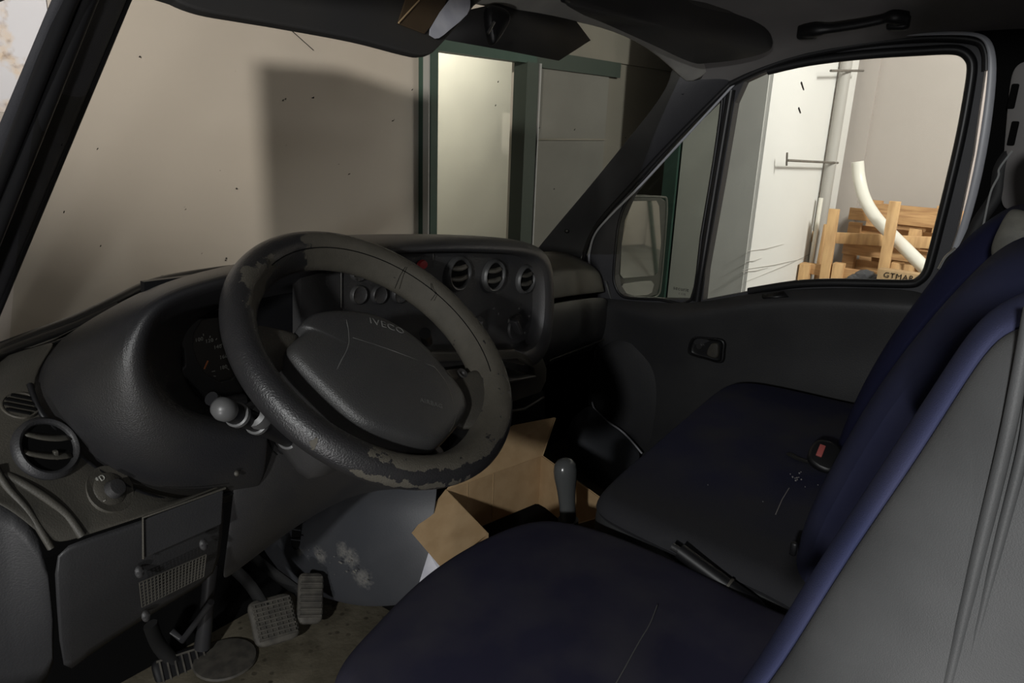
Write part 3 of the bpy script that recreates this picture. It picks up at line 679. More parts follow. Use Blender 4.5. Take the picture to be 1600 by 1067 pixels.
# fuse cover + mesh grille
plate('fuse_cover', [(225, 812, 'Y', .128), (350, 765, 'Y', .128), (347, 818, 'Y', .136), (225, 872, 'Y', .136)], [], (0, .004, 0), DOORP, dash, bev=.002)
tube('fuse_cover_edge', [pt(224, 872, Y=.135), pt(223, 808, Y=.126), pt(352, 762, Y=.126)], .0016, PLO, dash)
for x, y in ((218, 893), (318, 850), (228, 962)): lathe('fixing_clip', [(0, .004), (.0045, .003), (.006, 0)], pt(x, y, Y=.145 if y < 900 else .19), frame((0, -1, .3)), PL, dash, 12, sy=1.4)
bm = bmesh.new(); Fg = Matrix
g00, g10, g01, g11 = pt(218, 910, Y=.148), pt(322, 866, Y=.150), pt(222, 948, Y=.165), pt(318, 900, Y=.165)
for i in range(20):
    t = i / 19; a = g00.lerp(g10, t); b = g01.lerp(g11, t); add_tube(bm, [a, b], .0009, 4)
for j in range(9):
    t = j / 8; add_tube(bm, [g00.lerp(g01, t), g10.lerp(g11, t)], .0009, 4)
link('mesh_grille', mesh(bm), PLO, dash, smooth=False, label='fine dusty mesh grille')
# vents
def vent(c, n, r, mt, slats=2, up=(0, 0, 1), sy=1.0, lab=None):
    F = frame(n, up); c = c + F @ V((0, 0, .006))
    v = lathe('air_vent', [(r * 1.04, -.010), (r * 1.05, -.004), (r * 1.0, -.001), (r * .92, .002), (r * .84, .001), (r * .80, -.001), (r * .78, -.006)], c, F, mt, dash, 36, sy=sy, label=lab)
    lathe('vent_throat', [(0, -.0035), (r * .8, -.0035)], c, F, VOID, v, 24)
    for i in range(slats):
        h = (i + .5) / slats * 2 - 1; h *= .62 * r; L = math.sqrt(max(0, (.78 * r) ** 2 - h * h))
        bm = bmesh.new(); P = []
        for k in range(9):
            s = k / 8 * 2 - 1; P.append(c + F @ V((s * L, (h - .12 * r * (1 - s * s)) * sy, -.001 + .002 * (1 - s * s))))
        g = [[bm.verts.new(p), bm.verts.new(p + F @ V((0, .26 * r, -.005)))] for p in P]
        for A, B in zip(g, g[1:]): bm.faces.new((A[0], B[0], B[1], A[1]))
        mods(link('vent_slat', mesh(bm), PLO if slats else mt, v), solid=.002)
    return v
_pv, _nv = onpanel(71, 701, 34)
v = vent(_pv + _nv * .002, _nv, .0365, PL, 2, (.45, 0, 1))
box('vent_thumb_tab', _pv + _nv * .005 + frame(_nv) @ V((.003, -.012, 0)), (.005, .006, .012), PLO, v, bev=.001)
cs, _ns = onpanel(32, 633, 12); Fs = frame(_ns, (.45, 0, 1))
bm = bmesh.new(); add_lathe(bm, [(.0, .001), (.0175, .001), (.018, .002), (.0195, .002), (.0205, -.002)], cs, Fs, 28)
gsm = link('defrost_grille', mesh(bm), PLO, dash)
for k in range(4):
    h = -.0114 + k * .0076; L = math.sqrt(.017 ** 2 - h * h)
    box('grille_slot', cs + Fs @ V((0, h, .0025)), (2 * L, .0036, .002), VOID, gsm, R=Fs, bev=.0005)
# headlamp switch
ch, _nh = onpanel(172, 763, 14); Fh = frame(_nh)
sw = lathe('headlamp_switch', [(0, .001), (.020, .0015), (.0215, .0), (.030, .001), (.031, -.003)], ch, Fh, PLO, dash, 32)
lathe('switch_knob', [(0, .012), (.010, .011), (.012, .001)], ch + Fh @ V((.002, -.003, 0)), Fh, PL, sw, 20)
text('lamp_symbol', '*D', ch + Fh @ V((-.004, .016, .0018)), Fh, .010, WHT, sw)
text('lamp_mark', '-', ch + Fh @ V((-.017, -.008, .0018)), Fh, .012, WHT, sw)
# instrument cluster
cl = plate('instrument_cluster', [(225, 440, 'Y', .265), (545, 400, 'Y', .265), (545, 660, 'Y', .265), (235, 680, 'Y', .265)], [], (0, .01, 0), BLK, dash)
mods(plate('cluster_bezel', [(268, 497, 'Y', .240), (300, 483, 'Y', .240), (375, 470, 'Y', .240), (380, 640, 'Y', .240), (330, 632, 'Y', .240), (318, 618, 'Y', .240), (292, 590, 'Y', .240), (275, 588, 'Y', .240), (290, 570, 'Y', .240), (288, 545, 'Y', .240), (276, 530, 'Y', .240)],
      [[(304, 520, 'Y', .240), (316, 500, 'Y', .240), (335, 492, 'Y', .240), (360, 495, 'Y', .240), (374, 510, 'Y', .240), (374, 580, 'Y', .240), (362, 592, 'Y', .240), (345, 596, 'Y', .240), (322, 584, 'Y', .240), (308, 562, 'Y', .240), (302, 540, 'Y', .240)]], (0, .008, 0), PL, cl, bev=.003))
patch('cluster_slot', [[(284, 492, 'Y', .238), (340, 484, 'Y', .238)], [(286, 500, 'Y', .238), (342, 494, 'Y', .238)]], VOID, cl, sub=0)
dial = plate('speedometer_dial', [(298, 490, 'Y', .256), (385, 488, 'Y', .256), (385, 602, 'Y', .256), (298, 600, 'Y', .256)], [], (0, .004, 0), mat('dial_black', (.05, .045, .04), .6), cl)
dial.name = 'speedometer_dial'
Fd = frame((0, -1, 0))
bm = bmesh.new()
for x, y, dx, dy in ((317.5, 521, .6, 3), (328.5, 524, -.6, 3), (339, 528, -2, 2.5), (347, 537, -3.5, 2), (356, 546, -2.5, 1), (358, 556.5, -5, 0), (361, 567, -2.5, -.5), (358, 577, -3, -2), (331, 580, 5, -1), (334, 587, 3, .5)):
    add_tube(bm, [pt(x, y, Y=.2535), pt(x + dx, y + dy, Y=.2535)], .0007, 4)
d2 = link('dial_ticks', mesh(bm), WHT, cl, smooth=False)
for s, x, y in (('100', 311, 530), ('120', 327, 532), ('140', 340, 541.5), ('160', 349, 557), ('180', 349, 573.5)):
    text('dial_number', s, pt(x, y, Y=.2535), Fd, .0078, WHT, cl)
tube('needle', [pt(319, 576, Y=.251), pt(325, 563, Y=.251)], .0013, ORG, cl, 6)
plate('side_gauge_face', [(480, 432, 'Y', .256), (530, 418, 'Y', .256), (530, 482, 'Y', .256), (505, 476, 'Y', .256), (484, 455, 'Y', .256)], [], (0, .006, 0), ENG, cl)
# steering column shroud panel
patch('knee_cover', [[(368, 652, 'Y', .13), (430, 650, 'Y', .13), (520, 650, 'Y', .13), (620, 670, 'Y', .14), (700, 690, 'Y', .16)],
                     [(366, 720, 'Y', .125), (430, 725, 'Y', .12), (520, 715, 'Y', .13), (610, 720, 'Y', .15), (700, 730, 'Y', .18)],
                     [(358, 820, 'Y', .165), (400, 810, 'Y', .155), (470, 770, 'Y', .16), (560, 738, 'Y', .18), (680, 745, 'Y', .22)],
                     [(345, 905, 'Y', .22), (385, 872, 'Y', .21), (460, 815, 'Y', .205), (560, 758, 'Y', .22), (660, 760, 'Y', .27)],
                     [(350, 905, 'Y', .28), (390, 876, 'Y', .28), (465, 818, 'Y', .28), (565, 760, 'Y', .28), (660, 765, 'Y', .32)]], PL, dash, sub=2)
lathe('fixing_clip', [(0, .003), (.003, .002), (.004, 0)], pt(370, 739, Y=.112), frame((0, -1, .3)), PLO, dash, 10)
tube('trim_crack', [pt(417, 682, Y=.120), pt(426, 704, Y=.118), pt(433, 710, Y=.118)], .0012, VOID, dash, 5)
# centre stack
cs_ = plate('centre_stack_face', [(470, 388, 'Y', .20), (830, 382, 'Y', .20), (852, 400, 'Y', .20), (856, 440, 'Y', .20), (854, 530, 'Y', .20), (835, 556, 'Y', .20), (470, 600, 'Y', .20)], [], (0, .02, 0), PL, dash)
so = [(540, 384), (620, 375), (700, 370), (790, 372), (842, 380), (860, 400), (866, 440), (864, 520), (853, 560), (835, 575)]
si = [(540, 402), (620, 396), (700, 393), (785, 395), (830, 400), (849, 416), (854, 448), (852, 515), (838, 545), (815, 550)]
a_ = [pt(x, y, Y=.19) for x, y in so]; b_ = [pt(x, y, Y=.165) for x, y in si]
patch('centre_stack_surround', [[p + V((0, .28, -.03)) for p in a_], [p + V((0, .05, 0)) for p in a_], a_, [(p + q) / 2 + V((0, -.012, 0)) for p, q in zip(a_, b_)], b_, [p + V((0, .04, 0)) for p in b_]], PL, dash, sub=2)
for x, y in ((716, 427), (771, 430), (821, 436)): vent(pt(x, y, Y=.197), (0, -1, 0), .0325 if x < 800 else .030, PLV, 2)
lathe('hazard_button', [(0, .006), (.010, .005), (.013, 0)], pt(659, 413, Y=.197), frame((0, -1, 0)), RED, dash, 20, sy=.7, label='red hazard button')
tube('panel_line', [pt(677, 396, Y=.197), pt(677, 418, Y=.197)], .0008, PLO, dash, 4)
tube('panel_line', [pt(533, 415, Y=.196), pt(533, 480, Y=.196)], .0008, PLO, dash, 4)
for i, (x, y) in enumerate(((560, 424), (560, 460), (592, 460), (624, 459))):
    lathe('round_switch', [(0, .002), (.0125, .003), (.0145, .005), (.016, .003), (.0165, -.002)], pt(x, y, Y=.198), frame((0, -1, 0)), PL, dash, 24)
dl = lathe('climate_dial', [(0, .004), (.018, .004), (.026, .003), (.028, -.002)], pt(807, 510, Y=.197), frame((0, -1, 0)), PL, dash, 28)
box('dial_grip', pt(807, 510, Y=.186), (.009, .02, .04), PL, dl, R=Matrix.Rotation(-.6, 3, 'Y'), bev=.003)
dl = lathe('climate_dial', [(0, .004), (.018, .004), (.026, .003), (.028, -.002)], pt(745, 515, Y=.197), frame((0, -1, 0)), PL, dash, 28)
box('dial_grip', pt(745, 515, Y=.186), (.009, .02, .04), PL, dl, R=Matrix.Rotation(.3, 3, 'Y'), bev=.003)
for x, y, s in ((811, 481, 'o'), (827, 493, 'w'), (795, 500, '))'), (820, 519, 'v'), (771, 481, '-o'), (779, 489, 'x')):
    text('dial_icon', s, pt(x, y, Y=.192), Fd, .009, GRYP, dash)
# shelf under the stack
plate('pocket_frame', [(640, 550, 'Y', .185), (830, 545, 'Y', .185), (848, 556, 'Y', .185), (855, 575, 'Y', .185), (854, 595, 'Y', .185), (846, 612, 'Y', .185), (800, 628, 'Y', .185), (640, 660, 'Y', .185)],
      [[(650, 566, 'Y', .185), (815, 560, 'Y', .185), (834, 575, 'Y', .185), (836, 588, 'Y', .185), (700, 614, 'Y', .185), (650, 620, 'Y', .185)]], (0, .02, 0), PLO, dash, bev=.004)
a_, b_ = pt(836, 588, Y=.17), pt(660, 618, Y=.17)
shelf = patch('open_shelf', [[b_, a_], [b_ + V((0, .12, .0)), a_ + V((0, .12, 0))]], BLK, dash, sub=0)
tube('shelf_lip', [b_, a_], .003, PL, dash)
o = plate('card', [pt(812, 570, Y=.20), pt(826, 569, Y=.20), pt(829, 579, Y=.20), pt(815, 581, Y=.20)], [], (0, .001, 0), GRYP); tag(o, 'small grey printed card standing on the open shelf below the climate dial', 'card')
# passenger side of the dashboard
PR = [((850, 389), .60, (882, 393), .60, (910, 401), .60), ((866, 402), .46, (900, 404), .49, (924, 411), .50), ((864, 421), .41, (905, 415), .43, (937, 421), .445),
      ((864, 428), .395, (905, 422), .415, (943, 430), .43), ((864, 467), .38, (905, 462), .40, (950, 456), .42)]
rows = []
for (l, yl, m_, ym, r_, yr) in PR:
    L = pt(*l, Y=yl); M_ = pt(*m_, Y=ym); R_ = pt(*r_, Y=yr)
    rows.append([V((.16, yl, L.z + .01)), L, M_, R_, R_ + V((.02, .03, -.01))])
patch('passenger_dash_top', rows, PLO, dash, sub=2)
PR2 = [((864, 471), .385, (905, 466), .40, (951, 460), .42), ((862, 500), .37, (905, 492), .385, (957, 482), .41), ((858, 558), .38, (905, 541), .395, (958, 520), .42), ((857, 568), .42, (905, 552), .43, (955, 532), .46)]
rows = []
for (l, yl, m_, ym, r_, yr) in PR2:
    L = pt(*l, Y=yl); M_ = pt(*m_, Y=ym); R_ = pt(*r_, Y=yr); rows.append([V((.16, yl, L.z)), L, M_, R_])
gb = patch('glovebox_lid', rows, PL, dash, sub=2)
tube('lid_edge', [pt(858, 563, Y=.385), pt(905, 545, Y=.395), pt(953, 526, Y=.42)], .0028, PLO, gb)
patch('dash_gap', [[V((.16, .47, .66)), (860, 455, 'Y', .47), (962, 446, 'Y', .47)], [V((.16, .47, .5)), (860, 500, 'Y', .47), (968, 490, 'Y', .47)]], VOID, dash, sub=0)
patch('dash_end_cap', [[(943, 432, 'Y', .425), (950, 457, 'Y', .415), (958, 482, 'Y', .41)], [(950, 440, 'Y', .44), (962, 462, 'Y', .43), (970, 476, 'Y', .43)]], mat('end_cap_highlight', (.16, .16, .16), .45), dash, sub=1)  # end cap in pale grey, the edge highlight is painted in
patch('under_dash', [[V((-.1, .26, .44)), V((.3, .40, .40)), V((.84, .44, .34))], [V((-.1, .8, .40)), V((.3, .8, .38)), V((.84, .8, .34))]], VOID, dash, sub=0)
patch('stack_void_sheet', [[(700, 640, 'Y', .21), (790, 630, 'Y', .21), (850, 610, 'Y', .21)], [(705, 770, 'Y', .30), (790, 760, 'Y', .30), (850, 740, 'Y', .3)]], VOID, dash, sub=0)  # dark sheet in place of the shaded void below the stack
tube('base_edge', [pt(790, 643, Y=.19), pt(820, 638, Y=.19), pt(850, 620, Y=.19)], .0025, PLO, dash)

# ================================================================ steering wheel
Wc = V((-.50026, -.00019, .74003)); wn = V((.07669, -.62463, .77715)).normalized(); wu = V((.99255, .12187, 0)).normalized(); wv = wn.cross(wu)
WF = Matrix((wu, wv, wn)).transposed()
def wp_(u, v, h=0): return Wc + WF @ V((u, v, h))
sw = empty('steering_wheel', Wc, 'large steering wheel with badly peeling black leather rim', 'steering wheel')
def leather():
    m = bpy.data.materials.new('peeling_leather'); m.use_nodes = True; nt = m.node_tree; b = nt.nodes['Principled BSDF']
    at = nd(nt, 'ShaderNodeAttribute'); at.attribute_name = 'wear'
    tc = nd(nt, 'ShaderNodeTexCoord')
    n = nd(nt, 'ShaderNodeTexNoise'); n.inputs['Scale'].default_value = 55; n.inputs['Detail'].default_value = 5; n.inputs['Roughness'].default_value = .6
    nt.links.new(tc.outputs['Object'], n.inputs['Vector'])
    ad = nd(nt, 'ShaderNodeMath', operation='MULTIPLY_ADD'); ad.inputs[1].default_value = .9; nt.links.new(n.outputs['Fac'], ad.inputs[0]); nt.links.new(at.outputs['Fac'], ad.inputs[2])
    r = nd(nt, 'ShaderNodeValToRGB'); r.color_ramp.elements[0].position = .945; r.color_ramp.elements[1].position = .955
    nt.links.new(ad.outputs[0], r.inputs[0])
    n2 = nd(nt, 'ShaderNodeTexNoise'); n2.inputs['Scale'].default_value = 40; nt.links.new(tc.outputs['Object'], n2.inputs['Vector'])
    r2 = nd(nt, 'ShaderNodeValToRGB'); r2.color_ramp.elements[0].color = (.052, .047, .036, 1); r2.color_ramp.elements[1].color = (.088, .079, .062, 1)
    nt.links.new(n2.outputs['Fac'], r2.inputs[0])
    r3 = nd(nt, 'ShaderNodeValToRGB'); r3.color_ramp.elements[0].color = (.016, .016, .018, 1); r3.color_ramp.elements[1].color = (.026, .025, .025, 1)
    nt.links.new(n2.outputs['Fac'], r3.inputs[0])
    mx = nd(nt, 'ShaderNodeMixRGB'); nt.links.new(r.outputs[0], mx.inputs[0]); nt.links.new(r3.outputs[0], mx.inputs[1]); nt.links.new(r2.outputs[0], mx.inputs[2])
    nt.links.new(mx.outputs[0], b.inputs['Base Color'])
    mr = nd(nt, 'ShaderNodeMapRange'); mr.inputs[3].default_value = .36; mr.inputs[4].default_value = .75; nt.links.new(r.outputs[0], mr.inputs[0]); nt.links.new(mr.outputs[0], b.inputs['Roughness'])
    n3 = nd(nt, 'ShaderNodeTexNoise'); n3.inputs['Scale'].default_value = 500; nt.links.new(tc.outputs['Object'], n3.inputs['Vector'])
    sb_ = nd(nt, 'ShaderNodeMath', operation='MULTIPLY_ADD'); sb_.inputs[1].default_value = -1.5; nt.links.new(r.outputs[0], sb_.inputs[0]); nt.links.new(n3.outputs['Fac'], sb_.inputs[2])
    bp = nd(nt, 'ShaderNodeBump'); bp.inputs['Strength'].default_value = .5; bp.inputs['Distance'].default_value = .0012
    nt.links.new(sb_.outputs[0], bp.inputs['Height']); nt.links.new(bp.outputs[0], b.inputs['Normal']); return m
LEA = leather()
cs2 = [(.2135, 0), (.2095, .011), (.202, .018), (.192, .0205), (.181, .017), (.173, .007), (.167, -.005), (.164, -.017), (.168, -.026), (.180, -.029), (.195, -.026), (.207, -.017), (.2125, -.008)]
N1, NC = 240, 39
prof = smoothpts([(a, b, 0) for a, b in cs2], 3, True); NC = len(prof)
bm = bmesh.new(); vl = []
lay = bm.verts.layers.float.new('wear')
def clampd(d, wd): return max(-1, min(1, 1 - abs(d) / wd))
for i in range(N1):
    th = 2 * math.pi * i / N1; deg = math.degrees(th) % 360; rg = []
    for j, p in enumerate(prof):
        v_ = bm.verts.new(wp_(p.x * math.cos(th), p.x * math.sin(th), p.y))
        k = j / NC          # 0 outer, .25 top, .5 inner, .75 under
        wv_ = 0
        # inner bottom crescent: from 215deg to 330deg
        if 205 < deg < 358: wv_ = max(wv_, .62 * min(1, (deg - 205) / 20, (358 - deg) / 6) - max(0, .17 - k) * 6 - max(0, k - .8) * 5)
        # upper right half: dusty inner slope
        if deg > 330 or deg < 105:
            dd = (deg + 30) % 360; wv_ = max(wv_, .68 * min(1, .8 + dd / 60, (135 - dd) / 20) - max(0, .22 - k) * 5 - max(0, k - .75) * 5)
        # patch at upper left
        wv_ = max(wv_, .92 - abs(deg - 130) / 26 * .5 - abs(k - .34) * 2.2)
        # lower left outside edge
        if 215 < deg < 275: wv_ = max(wv_, .62 - abs(((k + .5) % 1) - .5 + 0) * 3.2 - max(0, abs(deg - 240) - 22) / 20)
        if abs(deg - 205) < 12: wv_ = max(wv_, .60 - abs(deg - 203) / 12 * .5 - min(abs(k - .05), abs(k - 1.05)) * 2)
        v_[lay] = wv_; rg.append(v_)
    vl.append(rg)
for i in range(N1):
    A, B = vl[i], vl[(i + 1) % N1]
    for j in range(NC): bm.faces.new((A[j], A[(j + 1) % NC], B[(j + 1) % NC], B[j]))
link('rim', mesh(bm), LEA, sw)
# seam groove along the upper right of the rim
bm = bmesh.new(); add_tube(bm, [wp_(.1765 * math.cos(math.radians(a)), .1765 * math.sin(math.radians(a)), .0125) for a in range(-35, 118, 3)], .0008, 5)
link('rim_seam', mesh(bm), VOID, sw)
for P in ([(.140, .105, .021), (.128, .098, .012), (.118, .088, -.004)], [(.165, .066, .02), (.160, .058, .018), (.162, .048, .016), (.150, .043, .010)], [(-.09, .175, .018), (-.082, .165, .02), (-.086, .155, .015)]):
    tube('leather_crack', [wp_(*p) for p in P], [.0005] * len(P), VOID, sw, 5)
# pad
pad = [(-.092, .059), (-.089, .071), (-.057, .081), (-.014, .074), (.031, .055), (.061, .020), (.077, -.021), (.078, -.073), (.076, -.109), (.061, -.131), (.031, -.143), (-.015, -.153), (-.045, -.149), (-.083, -.122), (-.117, -.083), (-.132, -.020), (-.137, .028), (-.129, .044), (-.113, .052)]
cr_ = lambda x, y: 0
PADM = mat('airbag_pad_plastic', (.040, .040, .042), .36, (.048, .047, .046), 10, .35, 700)
slab('airbag_pad', pad, [(0, -.05), (.7, -.05), (.985, -.042), (1, -.02), (1, -.006), (.985, .001), (.955, .0055), (.9, .009), (.8, .0115), (.6, .014), (.3, .016), (0, .0165)], WF, Wc, PADM, sw, k=10, sub=0)
from mathutils.bvhtree import BVHTree
_pm = bpy.data.objects['airbag_pad'].data
PADT = BVHTree.FromPolygons([v.co for v in _pm.vertices], [p.vertices for p in _pm.polygons])
def padh(u, v):
    hit = PADT.ray_cast(wp_(u, v, .1), -wn)[0]
    return (hit - Wc).dot(wn) if hit else -.02
for P in ([(-.014, .070), (-.030, .050), (-.044, .031), (-.062, .012), (-.095, -.008), (-.125, -.028)], [(.050, -.055), (.048, -.085), (.036, -.112), (.018, -.138), (-.001, -.147)], ):
    tube('pad_seam', smoothpts([wp_(u, v, padh(u, v) - .0005) for u, v in P], 5), .0009, GRYP if len(P) == 6 else PLO, sw, 6)
tube('pad_crease', [wp_(-.045, .022, padh(-.045, .022)), wp_(.0, -.017, padh(0, -.017) + .0002), wp_(.050, -.06, padh(.05, -.06))], .0006, GRYP, sw, 5)
ang = math.radians(-37)
Ft = WF @ Matrix.Rotation(ang, 3, 'Z')
_t1 = text('maker_lettering', 'IVECO', wp_(.0275, .0235, .02), Ft, .0178, mat('maker_grey', (.20, .20, .19), .5), sw, .0005)
_t2 = text('airbag_lettering', 'AIRBAG', wp_(-.006, -.105, .02), Ft, .0095, mat('embossed_grey', (.11, .11, .11), .5), sw, .0004)
for t_ in (_t1, _t2):
    for v_ in t_.data.vertices:
        q_ = WF.transposed() @ (v_.co - Wc); v_.co = wp_(q_.x, q_.y, padh(q_.x, q_.y) + .0006 + (q_.z - .02) * .5)
# spokes and hub
HUBM = mat('spoke_leather', (.045, .041, .034), .6, (.065, .058, .046), 22, .3, 500)
def wpatch(name, rows, mt, sub=2, solid=.012): return patch(name, [[wp_(*p) for p in r] for r in rows], mt, sw, sub=sub, solid=solid)
wpatch('spoke', [[(-.085, .064, -.016), (-.12, .085, -.012), (-.168, .100, -.004)], [(-.095, .058, -.014), (-.13, .068, -.010), (-.175, .072, -.002)], [(-.105, .048, -.016), (-.138, .050, -.014), (-.178, .038, -.006)], [(-.115, .040, -.03), (-.148, .026, -.026), (-.178, .010, -.014)]], HUBM)
wpatch('spoke', [[(.060, -.060, -.022), (.105, -.082, -.018), (.150, -.075, -.008)], [(.060, -.095, -.018), (.100, -.115, -.012), (.155, -.105, -.0)], [(.055, -.125, -.018), (.090, -.140, -.010), (.140, -.135, .0)], [(.035, -.138, -.024), (.060, -.160, -.016), (.105, -.168, -.002)]], HUBM)
wpatch('spoke', [[(-.050, -.13, -.04), (-.070, -.155, -.034), (-.085, -.17, -.02)], [(.005, -.13, -.04), (.0, -.16, -.035), (-.005, -.18, -.02)]], BLK)
lathe('hub', [(.09, -.03), (.085, -.055), (.05, -.075), (.045, -.10)], wp_(-.03, -.03, 0), WF, BLK, sw, 32)
lathe('socket_screw', [(0, .0), (.003, .0), (.004, .003), (.008, .004), (.009, 0)], wp_(.118, -.078, -.012), WF, PL, sw, 16)
# steering column and stalks
col = empty('steering_column', wp_(-.0, 0, -.12), 'dark steering column cowl behind the wheel carrying the stalks', 'steering column')
box('column_cowl', wp_(-.03, -.02, -.13), (.12, .11, .13), PL, col, R=WF, bev=.03)
s0, s1, s2, s3 = pt(351, 639, Y=.035), pt(372, 648, Y=.045), pt(402, 660, Y=.06), pt(452, 684, Y=.08)
ax = (s1 - s0).normalized()
st = tube('indicator_stalk', [s0 + ax * .010, s1, s2, s3, s3 + ax * .08], [.0125, .013, .012, .013, .014], BLK, col, 20)
lathe('stalk_end', [(0, .017), (.007, .0155), (.012, .011), (.0145, .003), (.014, -.006), (.012, -.010)], s0, frame(-ax), KNOB, st, 28, label='grey rounded stalk end')
for q, rr in ((s1 - ax * .001, .0155), (s2, .0155), (s3, .016)): lathe('stalk_ring', [(rr - .003, -.004), (rr, -.003), (rr, .003), (rr - .003, .004)], q, frame(-ax), KNOB, st, 24)
st = tube('wiper_stalk', smoothpts([pt(378, 625, Y=.10), pt(345, 628, Y=.09), pt(330, 622, Y=.085)]), .009, BLK, col)
lathe('stalk_collar', [(.010, -.012), (.0165, -.010), (.0175, .0), (.0165, .010), (.010, .012)], pt(402, 648, Y=.05), frame(-ax), KNOB, col, 24)
tube('ignition_barrel', [pt(664, 520, Y=.13), pt(668, 533, Y=.16)], .010, BLK, col, 16)

# ================================================================ engine cover / centre tunnel
def smear(m, spots, scale, col):
    nt = m.node_tree; b = nt.nodes['Principled BSDF']; src = b.inputs['Base Color'].links[0].from_socket
    tc = nd(nt, 'ShaderNodeTexCoord'); acc = None
    for c, r in spots:
        d = nd(nt, 'ShaderNodeVectorMath', operation='DISTANCE'); d.inputs[1].default_value = c; nt.links.new(tc.outputs['Object'], d.inputs[0])
        mr = nd(nt, 'ShaderNodeMapRange'); mr.inputs[1].default_value = r; mr.inputs[2].default_value = r * .2; nt.links.new(d.outputs['Value'], mr.inputs[0])
        if acc is None: acc = mr.outputs[0]
        else:
            a = nd(nt, 'ShaderNodeMath', operation='MAXIMUM'); nt.links.new(acc, a.inputs[0]); nt.links.new(mr.outputs[0], a.inputs[1]); acc = a.outputs[0]
    n = nd(nt, 'ShaderNodeTexNoise'); n.inputs['Scale'].default_value = scale; n.inputs['Detail'].default_value = 8; n.inputs['Roughness'].default_value = .7
    nt.links.new(tc.outputs['Object'], n.inputs['Vector'])
    a = nd(nt, 'ShaderNodeMath', operation='MULTIPLY'); nt.links.new(n.outputs['Fac'], a.inputs[0]); nt.links.new(acc, a.inputs[1])
    r = nd(nt, 'ShaderNodeValToRGB'); r.color_ramp.elements[0].position = .34; r.color_ramp.elements[1].position = .60; nt.links.new(a.outputs[0], r.inputs[0])
    mx = nd(nt, 'ShaderNodeMixRGB'); mx.inputs[2].default_value = (*col, 1); nt.links.new(r.outputs[0], mx.inputs[0]); nt.links.new(src, mx.inputs[1]); nt.links.new(mx.outputs[0], b.inputs['Base Color'])
ENGD = mat('smeared_cover_plastic', (.045, .048, .055), .5, (.056, .058, .064), 6, .1, 300)
smear(ENGD, [(pt(500, 866, X=-.27), .05), (pt(545, 872, X=-.265), .06), (pt(565, 905, X=-.26), .06), (pt(535, 862, X=-.265), .05), (pt(470, 860, X=-.27), .03)], 80, (.17, .165, .155))
tun = empty('engine_cover', pt(540, 930, Z=0), 'dirty slate grey moulded engine cover bulging beside the pedals', 'engine cover')
patch('cover_shell', [
    [(480, 770, 'X', -.20), (560, 720, 'X', -.16), (640, 700, 'X', -.13), (680, 700, 'X', -.10)],
    [(430, 830, 'X', -.26), (510, 785, 'X', -.24), (590, 750, 'X', -.20), (690, 760, 'X', -.145)],
    [(395, 862, 'X', -.28), (480, 830, 'X', -.27), (580, 790, 'X', -.245), (680, 812, 'X', -.18)],
    [(400, 885, 'X', -.28), (480, 880, 'X', -.275), (570, 860, 'X', -.26), (676, 880, 'X', -.20)],
    [(440, 905, 'X', -.28), (500, 922, 'X', -.275), (560, 935, 'X', -.26), (662, 920, 'X', -.22)],
    [(450, 912, 'X', -.27), (510, 935, 'X', -.265), (565, 950, 'X', -.25), (650, 945, 'X', -.225)]], ENGD, tun, sub=3)
patch('side_moulding', [[(658, 850, 'X', -.20), (668, 870, 'X', -.20)], [(640, 890, 'X', -.215), (660, 915, 'X', -.20)], [(632, 915, 'X', -.22), (650, 930, 'X', -.205)]], PL, tun, sub=1)
slot = slab('cover_slot', [(-.008, -.03), (.009, -.03), (.010, .03), (-.007, .03)], [(1, 0), (1, .002), (0, .002)], frame((-1, -.35, .15)), pt(462, 834, X=-.277), VOID, tun)
for y in (826, 842): tube('slot_bar', [pt(455, y, X=-.285), pt(469, y + 2, X=-.285)], .0015, ENG, slot, 6)
# light dried dirt smears
bm = bmesh.new(); rr = random.Random(7)
def dirtm():
    m = mat('dried_dirt', (.16, .15, .13), .9); return m
for i in range(16):
    t = rr.random(); x = 478 + 100 * t + rr.gauss(0, 6); y = 858 + 55 * t ** 1.5 + rr.gauss(0, 9)
    if y > 912: continue
    dq = pt(x, y, X=-.283 + .012 * max(0, (x - 480) / 90)); s = rr.uniform(.0007, .0032)
    bmesh.ops.create_icosphere(bm, subdivisions=1, radius=s, matrix=Matrix.Translation(dq) @ Matrix.Diagonal((.3, rr.uniform(.8, 2.5), rr.uniform(.5, 1), 1)))
o = link('dirt_crumbs', mesh(bm), dirtm(), tun); o['kind'] = 'stuff'
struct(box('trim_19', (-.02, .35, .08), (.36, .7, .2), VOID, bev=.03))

# ================================================================ pedals
def pedal(name, label, top, mid, padc, n, w_, h_, ribs, grid, up):
    r = empty(name, padc, label, 'pedal', 'pedals in the driver footwell')
    tube('pedal_arm', smoothpts([top, mid, padc - V(n).normalized() * .012], 5), .0085, MATB, r, 8, flat=1.6)
    F = frame(n, up)
    p = slab('pedal_pad', [(-w_ / 2, -h_ / 2), (0, -h_ * .56), (w_ / 2, -h_ / 2), (w_ * .52, 0), (w_ / 2, h_ / 2), (0, h_ * .54), (-w_ / 2, h_ / 2), (-w_ * .52, 0)], [(0, -.01), (.95, -.01), (1, -.006), (1, .002), (.93, .006), (0, .006)], F, padc, BLK if grid == 2 else PEDR, r, k=3)
    for i in range(ribs):
        h = -h_ * .42 + h_ * .84 * i / (ribs - 1)
        box('pad_rib', padc + F @ V((0, h, .0075)), (w_ * .9, h_ * .045, .005), PEDR, p, R=F)
    if grid:
        for i in range(7): box('pad_rib', padc + F @ V((-w_ * .4 + w_ * .8 * i / 6, 0, .0075)), (w_ * .03, h_ * .85, .003), PEDR, p, R=F)
    return r
